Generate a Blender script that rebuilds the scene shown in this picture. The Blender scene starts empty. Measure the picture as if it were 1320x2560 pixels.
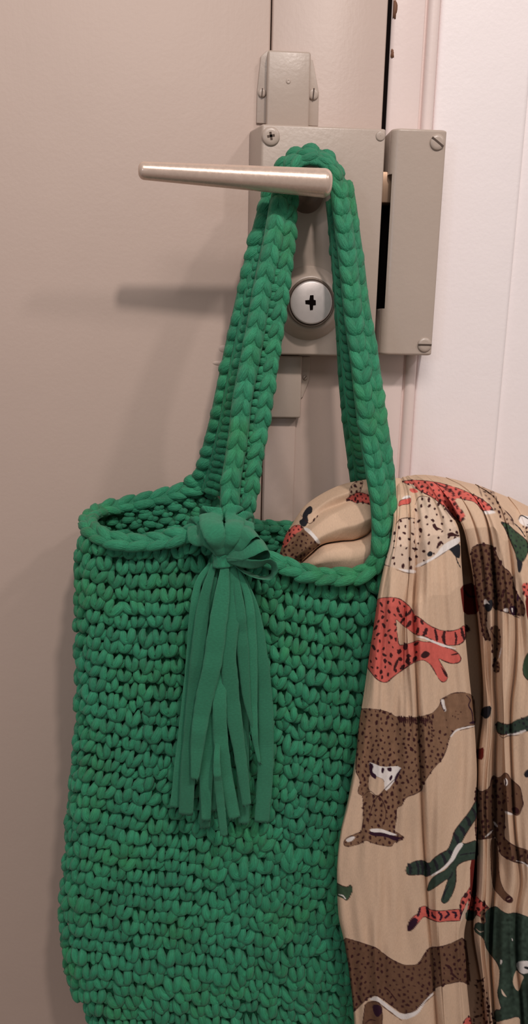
import bpy, math, random
import numpy as np
from mathutils import Vector, Matrix

# ------------------------------------------------------------------ camera
W_PX, H_PX, F_PX = 1320, 2560, 1920.0
CAM = np.array([0.0, -0.49, 1.25])
YAW, PITCH, ROLL = math.radians(4.5), math.radians(13.46), math.radians(1.2)
FWD = np.array([math.sin(YAW) * math.cos(PITCH), math.cos(YAW) * math.cos(PITCH), -math.sin(PITCH)])
R0 = np.array([math.cos(YAW), -math.sin(YAW), 0.0])
U0 = np.cross(R0, FWD)
RGT = math.cos(ROLL) * R0 + math.sin(ROLL) * U0
UPV = math.cos(ROLL) * U0 - math.sin(ROLL) * R0
scene = bpy.context.scene
COL = scene.collection
cam_data = bpy.data.cameras.new('camera')
cam_data.sensor_fit = 'VERTICAL'
cam_data.sensor_height = 36.0
cam_data.lens = 36.0 * F_PX / H_PX
cam_data.clip_start = 0.01
cam = bpy.data.objects.new('camera', cam_data)
M4 = Matrix(((RGT[0], UPV[0], -FWD[0], CAM[0]), (RGT[1], UPV[1], -FWD[1], CAM[1]),
             (RGT[2], UPV[2], -FWD[2], CAM[2]), (0, 0, 0, 1)))
cam.matrix_world = M4
COL.objects.link(cam)
scene.camera = cam


def at(px, py, d=0.0):
    """World point on the plane d metres in front of the door face, seen at photo pixel (px, py)."""
    px = np.asarray(px, float); py = np.asarray(py, float); d = np.asarray(d, float)
    a = (px - W_PX / 2) / F_PX
    b = -(py - H_PX / 2) / F_PX
    dirs = FWD + a[..., None] * RGT + b[..., None] * UPV
    t = (-d - CAM[1]) / dirs[..., 1]
    return CAM + dirs * t[..., None]


# ------------------------------------------------------------------ light, world, exposure
HANDLE = at(770, 455, 0.058)
world = bpy.data.worlds.new('room_light')
scene.world = world
world.use_nodes = True
bg = world.node_tree.nodes['Background']
bg.inputs['Color'].default_value = (1.0, 0.91, 0.85, 1)
bg.inputs['Strength'].default_value = 0.22


def lamp(name, loc, power, radius, col):
    l = bpy.data.lights.new(name, 'POINT')
    l.energy = power
    l.shadow_soft_size = radius
    l.color = col
    o = bpy.data.objects.new(name, l)
    o.location = loc
    COL.objects.link(o)
    return o


lamp('ceiling_bulb', HANDLE + np.array([0.165, -0.80, 0.78]), 24.0, 0.035, (1.0, 0.885, 0.82))
lamp('hall_bulb', HANDLE + np.array([1.02, -0.95, 1.0]), 17.0, 0.06, (1.0, 0.91, 0.88))
lamp('fill_light', HANDLE + np.array([-0.25, -1.25, 1.00]), 31.0, 0.30, (1.0, 0.915, 0.87))  # added soft fill to lighten the shadows, not a known lamp
lamp('far_cool_lamp', HANDLE + np.array([-0.70, -1.25, 0.12]), 4.5, 0.10, (0.68, 0.80, 1.0))
vs = scene.view_settings
vs.view_transform = 'Standard'
vs.look = 'None'
vs.exposure = 0.0
vs.gamma = 1.0
vs.use_curve_mapping = False
rng = np.random.default_rng(7)


# ------------------------------------------------------------------ helpers
def lin(r, g, b):
    def f(c):
        c /= 255.0
        return c / 12.92 if c <= 0.04045 else ((c + 0.055) / 1.055) ** 2.4
    return (f(r), f(g), f(b), 1.0)


def new_mat(name):
    m = bpy.data.materials.new(name)
    m.use_nodes = True
    nt = m.node_tree
    return m, nt, nt.nodes['Principled BSDF']


def ramp(nt, fac, stops):
    r = nt.nodes.new('ShaderNodeValToRGB')
    el = r.color_ramp.elements
    el[0].position, el[0].color = stops[0]
    el[1].position, el[1].color = stops[-1]
    for p, c in stops[1:-1]:
        e = el.new(p)
        e.color = c
    nt.links.new(fac, r.inputs['Fac'])
    return r.outputs['Color']


def noise(nt, vec, scale, detail=4, rough=0.5):
    n = nt.nodes.new('ShaderNodeTexNoise')
    n.inputs['Scale'].default_value = scale
    n.inputs['Detail'].default_value = detail
    n.inputs['Roughness'].default_value = rough
    if vec is not None:
        nt.links.new(vec, n.inputs['Vector'])
    return n.outputs['Fac']


def mapping(nt, vec, scale):
    m = nt.nodes.new('ShaderNodeMapping')
    m.inputs['Scale'].default_value = scale
    nt.links.new(vec, m.inputs['Vector'])
    return m.outputs['Vector']


def bump(nt, p, height, strength, dist, prev=None):
    b = nt.nodes.new('ShaderNodeBump')
    b.inputs['Strength'].default_value = strength
    b.inputs['Distance'].default_value = dist
    nt.links.new(height, b.inputs['Height'])
    if prev is not None:
        nt.links.new(prev, b.inputs['Normal'])
    nt.links.new(b.outputs['Normal'], p.inputs['Normal'])
    return b.outputs['Normal']


def paint(name, rgb, rough=0.45, var=0.06, bstr=0.25, brush=True, spec=0.5):
    m, nt, p = new_mat(name)
    tc = nt.nodes.new('ShaderNodeTexCoord').outputs['Object']
    c = lin(*rgb)
    lo = tuple(v * (1 - var) for v in c[:3]) + (1,)
    hi = tuple(min(1, v * (1 + var)) for v in c[:3]) + (1,)
    n1 = noise(nt, tc, 9, 5, 0.6)
    nt.links.new(ramp(nt, n1, [(0.3, lo), (0.7, hi)]), p.inputs['Base Color'])
    p.inputs['Roughness'].default_value = rough
    p.inputs['Specular IOR Level'].default_value = spec
    peel = noise(nt, tc, 420, 3, 0.5)
    nrm = bump(nt, p, peel, bstr, 0.0006)
    if brush:
        st = noise(nt, mapping(nt, tc, (160, 160, 14)), 1.0, 4, 0.6)
        nrm = bump(nt, p, st, bstr, 0.0007, nrm)
        lump = noise(nt, tc, 55, 3, 0.5)
        bump(nt, p, lump, bstr, 0.0012, nrm)
    return m


def mesh_np(name, V, F, mat, parent=None, smooth=True, attrs=None, matrix=None):
    """V (n,3), F list of int arrays (m,3)/(m,4); attrs {name: (type, data)}."""
    me = bpy.data.meshes.new(name)
    V = np.asarray(V, np.float32)
    if not isinstance(F, (list, tuple)):
        F = [F]
    F = [np.asarray(f, np.int32) for f in F if len(f)]
    nl = sum(f.size for f in F)
    nf = sum(len(f) for f in F)
    me.vertices.add(len(V))
    me.vertices.foreach_set('co', V.ravel())
    me.loops.add(nl)
    me.polygons.add(nf)
    me.loops.foreach_set('vertex_index', np.concatenate([f.ravel() for f in F]))
    tot = np.concatenate([np.full(len(f), f.shape[1], np.int32) for f in F])
    me.polygons.foreach_set('loop_start', np.concatenate([[0], np.cumsum(tot)[:-1]]).astype(np.int32))
    me.polygons.foreach_set('loop_total', tot)
    me.polygons.foreach_set('use_smooth', np.full(nf, smooth))
    if attrs:
        for k, (ty, data) in attrs.items():
            a = me.attributes.new(k, ty, 'POINT')
            key = {'FLOAT': 'value', 'FLOAT_VECTOR': 'vector', 'FLOAT_COLOR': 'color'}[ty]
            a.data.foreach_set(key, np.asarray(data, np.float32).ravel())
    me.update(calc_edges=True)
    me.validate()
    me.materials.append(mat)
    o = bpy.data.objects.new(name, me)
    COL.objects.link(o)
    if parent is not None:
        o.parent = parent
        o.matrix_parent_inverse = parent.matrix_basis.inverted()
    return o


class MB:
    """Collects simple pieces of ONE mesh object."""
    def __init__(self):
        self.v = []; self.q = []; self.t = []; self.n = 0

    def add(self, V, Q=(), T=()):
        V = np.asarray(V, float)
        if len(Q): self.q.append(np.asarray(Q) + self.n)
        if len(T): self.t.append(np.asarray(T) + self.n)
        self.v.append(V); self.n += len(V)
        return self

    def grid(self, P, closed_u=False, flip=False):
        nv, nu = P.shape[:2]
        i = np.arange(nv - 1)[:, None]
        j = np.arange(nu if closed_u else nu - 1)[None, :]
        a = i * nu + j; b = i * nu + (j + 1) % nu
        c = (i + 1) * nu + (j + 1) % nu; d = (i + 1) * nu + j
        q = np.stack([a, b, c, d], -1).reshape(-1, 4)
        if flip: q = q[:, ::-1]
        return self.add(P.reshape(-1, 3), q)

    def build(self, name, mat, parent=None, smooth=True, attrs=None):
        F = []
        if self.q: F.append(np.concatenate(self.q))
        if self.t: F.append(np.concatenate(self.t))
        return mesh_np(name, np.concatenate(self.v), F, mat, parent, smooth, attrs)


def thing(name, loc, label, cat, group=None):
    o = bpy.data.objects.new(name, None)
    o.empty_display_size = 0.02
    o.location = loc
    COL.objects.link(o)
    tag(o, label, cat, group)
    return o


def tag(o, label, cat, group=None):
    o['label'] = label
    o['category'] = cat
    if group: o['group'] = group
    return o


def struct(o):
    o['kind'] = 'structure'
    return o


def unit(v):
    v = np.asarray(v, float)
    return v / np.maximum(np.linalg.norm(v, axis=-1, keepdims=True), 1e-12)


def catmull(P, n):
    """Resample a polyline by a centripetal-ish Catmull-Rom spline to n points, even in arc length."""
    P = np.asarray(P, float)
    if len(P) == 2:
        t = np.linspace(0, 1, n)[:, None]
        return P[0] * (1 - t) + P[1] * t
    Q = np.vstack([2 * P[0] - P[1], P, 2 * P[-1] - P[-2]])
    out = []
    for i in range(1, len(Q) - 2):
        p0, p1, p2, p3 = Q[i - 1:i + 3]
        t = np.linspace(0, 1, 16, endpoint=False)[:, None]
        out.append(0.5 * (2 * p1 + (p2 - p0) * t + (2 * p0 - 5 * p1 + 4 * p2 - p3) * t ** 2 + (3 * p1 - p0 - 3 * p2 + p3) * t ** 3))
    C = np.vstack(out + [P[-1:]])
    s = np.concatenate([[0], np.cumsum(np.linalg.norm(np.diff(C, axis=0), axis=1))])
    u = np.linspace(0, s[-1], n)
    return np.stack([np.interp(u, s, C[:, k]) for k in range(P.shape[1])], 1)


def bevel_box(x0, x1, y0, y1, z0, z1, r=0.001, seg=3):
    """Rounded box as a V, Q pair (rounded in all edges)."""
    import bmesh
    bm = bmesh.new()
    bmesh.ops.create_cube(bm, size=1)
    for v in bm.verts:
        v.co = Vector(((x0 + x1) / 2 + v.co.x * (x1 - x0), (y0 + y1) / 2 + v.co.y * (y1 - y0), (z0 + z1) / 2 + v.co.z * (z1 - z0)))
    if r > 0:
        bmesh.ops.bevel(bm, geom=bm.edges[:], offset=r, segments=seg, profile=0.5, affect='EDGES')
    return bm


def bm_obj(name, bm, mat, parent=None, smooth=True):
    import bmesh
    bmesh.ops.recalc_face_normals(bm, faces=bm.faces)
    me = bpy.data.meshes.new(name)
    bm.to_mesh(me)
    bm.free()
    for p in me.polygons:
        p.use_smooth = smooth
    me.materials.append(mat)
    o = bpy.data.objects.new(name, me)
    COL.objects.link(o)
    if parent is not None:
        o.parent = parent
        o.matrix_parent_inverse = parent.matrix_basis.inverted()
    return o


def lathe(profile, c, axis, n=40):
    """profile (r, h) list swept round axis at c -> (P grid)."""
    axis = unit(axis)
    e1 = unit(np.cross(axis, [0.3, 0.2, 1.0])); e2 = np.cross(axis, e1)
    a = np.linspace(0, 2 * math.pi, n, endpoint=False)
    ring = np.cos(a)[:, None] * e1 + np.sin(a)[:, None] * e2
    return np.stack([np.asarray(c) + axis * h + ring * r for r, h in profile])


# ------------------------------------------------------------------ materials
DOOR = paint('door_paint', (184, 163, 151), 0.5, 0.02, 0.13)
STILE = paint('stile_paint', (185, 164, 153), 0.42, 0.03, 0.12)
LOCKP = paint('lock_paint', (180, 164, 152), 0.33, 0.04, 0.15)
FRAME = paint('frame_paint', (229, 211, 206), 0.4, 0.02, 0.12)
CASING = paint('casing_paint', (243, 234, 234), 0.5, 0.015, 0.2)
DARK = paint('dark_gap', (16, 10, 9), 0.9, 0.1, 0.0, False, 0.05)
CHIP = paint('bare_wood', (110, 72, 50), 0.7, 0.3, 0.2, False)
BRASS, nt, p = new_mat('worn_bolt_metal')
p.inputs['Base Color'].default_value = lin(176, 146, 122)
p.inputs['Metallic'].default_value = 0.6
p.inputs['Roughness'].default_value = 0.38
bump(nt, p, noise(nt, mapping(nt, nt.nodes.new('ShaderNodeTexCoord').outputs['Object'], (400, 400, 40)), 1.0), 0.3, 0.0004)


def metal(name, rgb, rough, grain, met=0.6):
    m, nt, p = new_mat(name)
    tc = nt.nodes.new('ShaderNodeTexCoord').outputs['Object']
    n = noise(nt, tc, grain, 5, 0.65)
    c = lin(*rgb)
    nt.links.new(ramp(nt, n, [(0.3, tuple(v * 0.9 for v in c[:3]) + (1,)), (0.7, c)]), p.inputs['Base Color'])
    p.inputs['Metallic'].default_value = met
    mr = nt.nodes.new('ShaderNodeMapRange')
    mr.inputs['To Min'].default_value = rough - 0.08
    mr.inputs['To Max'].default_value = rough + 0.1
    nt.links.new(n, mr.inputs['Value'])
    nt.links.new(mr.outputs['Result'], p.inputs['Roughness'])
    bump(nt, p, n, 0.12, 0.0004)
    return m


ALU = metal('satin_aluminium', (224, 200, 184), 0.25, 380, 0.4)
STEEL = metal('worn_steel', (214, 205, 202), 0.36, 170, 0.3)


def yarn(name, rgb, fibre=1.0):
    m, nt, p = new_mat(name)
    at_ = nt.nodes.new('ShaderNodeAttribute'); at_.attribute_name = 'loc'
    rn = nt.nodes.new('ShaderNodeAttribute'); rn.attribute_name = 'rnd'
    fib = noise(nt, mapping(nt, at_.outputs['Vector'], (5.5, 5.5, 0.7)), 1.0, 3, 0.55)
    fuzz = noise(nt, mapping(nt, at_.outputs['Vector'], (14, 14, 5)), 1.0, 3, 0.6)
    c = np.array(lin(*rgb)[:3])
    col = ramp(nt, fib, [(0.25, tuple(c * 0.74) + (1,)), (0.5, tuple(c) + (1,)), (0.78, tuple(c * 1.22) + (1,))])
    tc = nt.nodes.new('ShaderNodeTexCoord').outputs['Object']
    patch = noise(nt, tc, 26, 4, 0.6)
    mx = nt.nodes.new('ShaderNodeMix'); mx.data_type = 'RGBA'; mx.blend_type = 'MULTIPLY'
    mx.inputs['Factor'].default_value = 1.0
    nt.links.new(col, mx.inputs['A'])
    nt.links.new(ramp(nt, patch, [(0.36, (0.96, 0.98, 1.04, 1)), (0.52, (1, 1, 1, 1)), (0.72, (1.25, 1.05, 0.82, 1))]), mx.inputs['B'])
    col = mx.outputs['Result']
    hsv = nt.nodes.new('ShaderNodeHueSaturation')
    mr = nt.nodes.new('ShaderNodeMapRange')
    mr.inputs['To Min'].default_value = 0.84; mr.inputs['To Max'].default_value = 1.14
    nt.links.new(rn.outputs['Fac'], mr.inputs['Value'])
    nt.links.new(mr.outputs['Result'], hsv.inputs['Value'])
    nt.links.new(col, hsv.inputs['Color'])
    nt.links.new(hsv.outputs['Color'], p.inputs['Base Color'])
    p.inputs['Roughness'].default_value = 0.62
    p.inputs['Specular IOR Level'].default_value = 0.35
    p.inputs['Sheen Weight'].default_value = 0.12
    p.inputs['Sheen Roughness'].default_value = 0.4
    nrm = bump(nt, p, fib, 0.75 * fibre, 0.0011)
    bump(nt, p, fuzz, 0.4 * fibre, 0.0005, nrm)
    return m


GREEN = yarn('green_yarn', (46, 136, 98))
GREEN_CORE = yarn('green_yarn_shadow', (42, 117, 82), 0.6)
TAPE = None


def tape_mat():
    m, nt, p = new_mat('green_tape')
    at_ = nt.nodes.new('ShaderNodeAttribute'); at_.attribute_name = 'loc'
    rn = nt.nodes.new('ShaderNodeAttribute'); rn.attribute_name = 'rnd'
    c = np.array(lin(52, 139, 104)[:3])
    rib = nt.nodes.new('ShaderNodeTexWave')
    rib.bands_direction = 'X'
    rib.inputs['Scale'].default_value = 3.2
    rib.inputs['Distortion'].default_value = 1.2
    rib.inputs['Detail'].default_value = 2
    nt.links.new(at_.outputs['Vector'], rib.inputs['Vector'])
    rows = nt.nodes.new('ShaderNodeTexWave')
    rows.bands_direction = 'Y'
    rows.inputs['Scale'].default_value = 2.6
    rows.inputs['Distortion'].default_value = 1.5
    nt.links.new(at_.outputs['Vector'], rows.inputs['Vector'])
    n = noise(nt, at_.outputs['Vector'], 1.3, 5, 0.6)
    col = ramp(nt, n, [(0.3, tuple(c * 0.82) + (1,)), (0.7, tuple(c * 1.12) + (1,))])
    hsv = nt.nodes.new('ShaderNodeHueSaturation')
    mr = nt.nodes.new('ShaderNodeMapRange')
    mr.inputs['To Min'].default_value = 0.85; mr.inputs['To Max'].default_value = 1.1
    nt.links.new(rn.outputs['Fac'], mr.inputs['Value'])
    nt.links.new(mr.outputs['Result'], hsv.inputs['Value'])
    nt.links.new(col, hsv.inputs['Color'])
    nt.links.new(hsv.outputs['Color'], p.inputs['Base Color'])
    p.inputs['Roughness'].default_value = 0.7
    p.inputs['Specular IOR Level'].default_value = 0.25
    p.inputs['Sheen Weight'].default_value = 0.15
    nrm = bump(nt, p, rib.outputs['Fac'], 0.45, 0.0005)
    nrm = bump(nt, p, rows.outputs['Fac'], 0.4, 0.0004, nrm)
    bump(nt, p, n, 0.12, 0.0005, nrm)
    return m


TAPE = tape_mat()

# ------------------------------------------------------------------ the door and its frame (setting)
def vx(px, py, d=0.0):
    return float(at(px, py, d)[0])


X_SEAM = 0.5 * (vx(678, 60) + vx(656, 1200))
X_GAP0 = 0.5 * (vx(970, 20) + vx(955, 318))
X_GAP1 = X_GAP0 + 0.0020
X_GRV = vx(1061, 100)
X_BEAD1 = 0.5 * (vx(1103, 50) + vx(1031, 1180))
X_CAS1 = 0.5 * (vx(1318, 310) + vx(1241, 1180))
Z_TOP, Z_BOT = 1.62, 0.0
print('dims', X_SEAM, X_GAP0, X_GRV, X_BEAD1, X_CAS1, vx(1103, 50), vx(1031, 1180), vx(678, 60), vx(656, 1200),
      'lock mm', 1000 * (vx(960, 330, .02) - vx(632, 330, .02)), 1000 * (at(790, 315, .02)[2] - at(790, 888, .02)[2]))

door = struct(bm_obj('door_1', bevel_box(X_SEAM - 0.62, X_SEAM - 0.0004, 0.0, 0.035, Z_BOT, Z_TOP, 0.0012, 2), DOOR))
bm_obj('stile', bevel_box(X_SEAM + 0.0004, X_GAP0, 0.0, 0.035, Z_BOT, Z_TOP, 0.0010, 2), STILE, door)
bm_obj('rebate', bevel_box(X_SEAM - 0.02, X_GAP1 + 0.01, 0.0365, 0.05, Z_BOT, Z_TOP, 0.0), DARK, door, False)
bm_obj('gap_shade', bevel_box(X_GAP0 + 0.0002, X_GAP1 + 0.0004, 0.0011, 0.0345, Z_BOT, Z_TOP, 0.0), DARK, door, False)  # near-black filler stands in for the shade inside the gap, no real seal


def extrude_z(name, prof, mat, parent=None):
    """Profile (x, y) list, extruded between Z_BOT and Z_TOP."""
    prof = np.asarray(prof)
    zs = np.linspace(Z_BOT, Z_TOP, 60)
    P = np.zeros((len(zs), len(prof), 3))
    P[:, :, :2] = prof[None]
    P[:, :, 2] = zs[:, None]
    return MB().grid(P).build(name, mat, parent)


def rounded(x0, x1, y_base, y_top, n=9):
    t = np.linspace(0, math.pi, n)
    return [((x0 + x1) / 2 - (x1 - x0) / 2 * math.cos(a), y_base + (y_top - y_base) * math.sin(a) ** 0.8) for a in t]


frame_prof = [(X_GAP1, 0.05), (X_GAP1, 0.004), (X_GAP1 + 0.0002, 0.0022), (X_GAP1 + 0.0012, 0.0006), (X_GAP1 + 0.003, 0.0),
              (X_GRV - 0.0012, 0.0), (X_GRV - 0.0004, 0.0006), (X_GRV, 0.0028), (X_GRV + 0.0006, 0.0034)]
frame_prof += rounded(X_GRV + 0.0012, X_BEAD1 - 0.0012, 0.0022, -0.0012, 15)
frame_prof += [(X_BEAD1, 0.004), (X_BEAD1, 0.03)]
trim1 = struct(extrude_z('trim_1', frame_prof, FRAME))
cas_prof = [(X_BEAD1 - 0.0002, 0.03), (X_BEAD1 - 0.0002, 0.0035), (X_BEAD1 + 0.001, 0.0025), (X_BEAD1 + 0.003, 0.0022),
            (X_CAS1 - 0.003, 0.0022), (X_CAS1 - 0.0005, 0.0028), (X_CAS1, 0.0045), (X_CAS1, 0.03)]
trim2 = struct(extrude_z('trim_2', cas_prof, CASING))
struct(bm_obj('wall_right', bevel_box(X_CAS1 - 0.003, X_CAS1 + 0.5, 0.0055, 0.05, Z_BOT, Z_TOP, 0.0), CASING, None, False))
struct(bm_obj('floor', bevel_box(X_SEAM - 1.2, X_CAS1 + 0.9, -1.6, 0.05, -0.03, -0.0005, 0.0), paint('floor_boards', (120, 88, 66), 0.5, 0.12, 0.15), None, False))
# paint chipped off the frame's inner edge
for (px, py, w, h) in ((979, 22, 0.0016, 0.0052), (976, 134, 0.0012, 0.0026)):
    c = at(px, py, 0.0)
    a = np.linspace(0, 2 * math.pi, 18, endpoint=False)
    r = 1 + 0.25 * rng.standard_normal(18) * 0.7
    x0 = X_GAP1 + 0.0019
    ring = np.stack([x0 + np.clip(np.cos(a) * w * r, -0.0008, 1), np.full(18, 0.0002), c[2] + np.sin(a) * h * r], 1)
    V = np.vstack([ring + [0, -0.00025, 0], ring + [0, 0.001, 0], [[x0, -0.0003, c[2]]]])
    i = np.arange(18); j = (i + 1) % 18
    mesh_np('paint_chip', V, [np.stack([i, j, j + 18, i + 18], 1), np.stack([j, i, np.full(18, 36)], 1)], CHIP, trim1)
# small lumps of old paint on the door face
for (px, py, w, h) in ((548, 908, 0.0045, 0.0016), (560, 872, 0.0035, 0.0025), (568, 890, 0.003, 0.004)):
    c = at(px, py, 0.0)
    a = np.linspace(0, 2 * math.pi, 20, endpoint=False)
    P = np.stack([np.stack([c[0] + np.cos(a) * w * k, np.full(20, -0.0006 * (1 - k ** 2) - 0.00002 + 0.0001 * (k == 1)), c[2] + np.sin(a) * h * k], 1) for k in (1, 0.8, 0.55, 0.3, 0.02)])
    MB().grid(P, True).build('paint_lump', DOOR, door)

# ------------------------------------------------------------------ the lock on the door
import bmesh


def screw(parent, px, py, d, r_px, kind, ang, mat):
    """Painted screw head standing on a face d in front of the door."""
    c = at(px, py, d)
    r = r_px * 0.00024
    P = lathe([(r * 1.02, -0.0004), (r, 0.0006), (r * 0.9, 0.0011), (r * 0.55, 0.0013), (0.0001, 0.0013)], c, (0, -1, 0), 28)
    o = MB().grid(P, True, True).build('screw', mat, parent)
    ca, sa = math.cos(ang), math.sin(ang)
    ux = np.array([ca, 0, sa]); uz = np.array([-sa, 0, ca])
    for k in range(2 if kind == 'cross' else 1):
        L, w = (r * 0.42, r * 0.12) if kind == 'cross' else (r * 0.95, r * 0.12)
        if k: ux, uz = uz, -ux
        f = c + np.array([0, -0.00145, 0])
        V = [f + ux * L * sx + uz * w * sz + np.array([0, dy, 0]) for dy in (0, 0.0008) for sx, sz in ((-1, -1), (1, -1), (1, 1), (-1, 1))]
        MB().add(V, [(0, 1, 2, 3), (7, 6, 5, 4), (0, 4, 5, 1), (1, 5, 6, 2), (2, 6, 7, 3), (3, 7, 4, 0)]).build('slot', SLOT, o, False)
    return o


SLOT = paint('screw_slot', (74, 58, 48), 0.7, 0.2, 0.0, False)


def frustum(name, front, back, d0, d1, mat, parent, r=0.0012):
    """Box whose front face (x0,x1,z0,z1) is smaller than its back; edges rounded."""
    bm = bmesh.new()
    vs_ = []
    for (x0, x1, z0, z1), y in ((back, -d0), (front, -d1)):
        vs_.append([bm.verts.new((x, y, z)) for x, z in ((x0, z0), (x1, z0), (x1, z1), (x0, z1))])
    b, f = vs_
    bm.faces.new(f); bm.faces.new(b[::-1])
    for i in range(4):
        bm.faces.new((b[i], b[(i + 1) % 4], f[(i + 1) % 4], f[i]))
    bmesh.ops.recalc_face_normals(bm, faces=bm.faces)
    bmesh.ops.bevel(bm, geom=bm.edges[:], offset=r, segments=3, profile=0.5, affect='EDGES')
    return bm_obj(name, bm, mat, parent)


D_LOCK = 0.020
lx0 = vx(655, 320, D_LOCK); lx1 = 0.5 * (vx(961, 325, D_LOCK) + vx(944, 800, D_LOCK))
lz1 = float(at(800, 315, D_LOCK)[2]); lz0 = float(at(780, 888, D_LOCK)[2])
lock = thing('rim_lock', (0.5 * (lx0 + lx1), 0, lz0), 'beige painted box lock with silver lever handle and round key cylinder on the door', 'lock')
frustum('lock_case', (lx0, lx1, lz0, lz1), (lx0 - 0.0062, lx1, lz0 - 0.0004, lz1 + 0.0004), 0.0, D_LOCK, LOCKP, lock, 0.0013)
screw(lock, 677, 341, D_LOCK, 21, 'cross', 0.2, LOCKP)
plug = MB().grid(lathe([(0.0028, -0.0003), (0.0027, 0.0003), (0.002, 0.0005), (0.0001, 0.0005)], at(951, 340, D_LOCK), (0, -1, 0), 24), True, True)
plug.build('screw_plug', LOCKP, lock)
# lever: tapered round bar with softly rounded ends, on a short neck
D_LEV = 0.062
A = at(346, 426, D_LEV); B = at(829, 459, D_LEV)
L = np.linalg.norm(B - A)
ra, rb = 0.0044, 0.0072
prof = []
ce = 0.0030
for t in np.linspace(0, 1, 8):
    a = t * math.pi / 2
    prof.append((max(ra - ce + ce * math.sin(a), 0.0002) if t > 0 else 0.0002, ce - ce * math.cos(a)))
for t in np.linspace(0.03, 0.97, 20):
    prof.append((ra + (rb - ra) * t, ce + (L - 2 * ce) * t))
ce2 = 0.0042
for t in np.linspace(0, 1, 9):
    a = t * math.pi / 2
    prof.append((rb - ce2 + ce2 * math.cos(a), L - ce2 + ce2 * math.sin(a)))
prof.append((0.0002, L + 0.0001))
lever = MB().grid(lathe(prof, A, B - A, 40), True, True).build('lever_handle', ALU, lock)
RING_NECK_SHADE = metal('dull_ring_neck_shade', (112, 98, 88), 0.45, 250)
NC = at(792, 457, D_LEV)
neck_prof = [(0.0001, -0.002), (0.0056, 0.0), (0.0058, 0.006), (0.0060, D_LEV - D_LOCK - 0.008), (0.0092, D_LEV - D_LOCK - 0.004), (0.0096, D_LEV - D_LOCK + 0.001)]
MB().grid(lathe(neck_prof, NC, (0, 1, 0), 36), True, True).build('neck', RING_NECK_SHADE, lever)  # shade under the lever is put into the neck's dark colour
# key cylinder in its painted collar
CC = at(777, 757, 0.030)
ry = lambda h: (0, -1, 0)
def disc(name, prof, c, mat, parent, n=48):
    return MB().grid(lathe(prof, c, (0, -1, 0), n), True, True).build(name, mat, parent)
base_c = np.array([CC[0], -D_LOCK, CC[2]])
cyl = disc('lock_cylinder', [(0.0122, 0.0090), (0.0122, 0.0122), (0.0118, 0.0128), (0.0112, 0.0131), (0.0001, 0.0131)], base_c, STEEL, lock)
disc('collar', [(0.0215, -0.0005), (0.0212, 0.0006), (0.0195, 0.0022), (0.0172, 0.0062), (0.0154, 0.0090), (0.0146, 0.0095), (0.0138, 0.0095)], base_c, LOCKP, cyl)
disc('ring', [(0.0139, 0.0070), (0.0139, 0.0110), (0.0136, 0.0113), (0.0124, 0.0112), (0.0122, 0.0090)], base_c, RING_NECK_SHADE, cyl)
kf = base_c + np.array([0, -0.0131, 0])
kz = np.array([(-0.0011, 0.0044), (0.0011, 0.0046), (0.0013, 0.0018), (0.0026, 0.0015), (0.0028, -0.0014), (0.0011, -0.0016), (0.0010, -0.0044), (-0.0008, -0.0046), (-0.0012, -0.0012), (-0.0038, -0.0009), (-0.0040, 0.0013), (-0.0014, 0.0016)]) * 0.92
V = [kf + np.array([x, -0.00022, z]) for x, z in kz] + [kf + np.array([x, 0.002, z]) for x, z in kz]
n = len(kz)
me_q = [(i, (i + 1) % n, (i + 1) % n + n, i + n) for i in range(n)]
ko = MB().add(V + [kf + np.array([-0.0003, -0.00022, 0.0003])], me_q, [(i, 2 * n, (i + 1) % n) for i in range(n)]).build('keyhole', DARK, cyl, False)
# latch bolt crossing the gap
bz1 = float(at(970, 430, 0.012)[2]); bz0 = float(at(970, 508, 0.012)[2])
bm_obj('latch_bolt', bevel_box(lx1 - 0.004, lx1 + 0.0090, -0.0135, -0.002, bz0, bz1, 0.0006, 2), BRASS, lock)

# ------------------------------------------------------------------ strike box on the frame
D_ST = 0.020
sx0 = 0.5 * (vx(985, 330, D_ST) + vx(962, 870, D_ST)); sx1 = 0.5 * (vx(1118, 330, D_ST) + vx(1081, 880, D_ST))
sz1 = float(at(1050, 322, D_ST)[2]); sz0 = float(at(1030, 888, D_ST)[2])
strike = thing('strike_box', (0.5 * (sx0 + sx1), 0, sz0), 'beige painted strike box with two slotted screws on the white frame', 'strike box')
# shell: rounded left edge, open mouth facing the lock
zA = float(at(975, 440, 0.012)[2]); zB = float(at(960, 772, 0.012)[2])
prof = [(sx0 - 0.0018, 0.0), (sx0 - 0.0018, -0.0150)]
for t in np.linspace(0, 1, 9):
    a = t * math.pi / 2
    prof.append((sx0 - 0.0018 + 0.0052 * (1 - math.cos(a)), -0.0150 - 0.0050 * math.sin(a)))
prof += [(sx0 + 0.012, -0.0200), (sx1 - 0.0016, -0.0200), (sx1 - 0.0004, -0.0194), (sx1, -0.0180), (sx1, 0.0)]
prof = np.array(prof)


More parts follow.
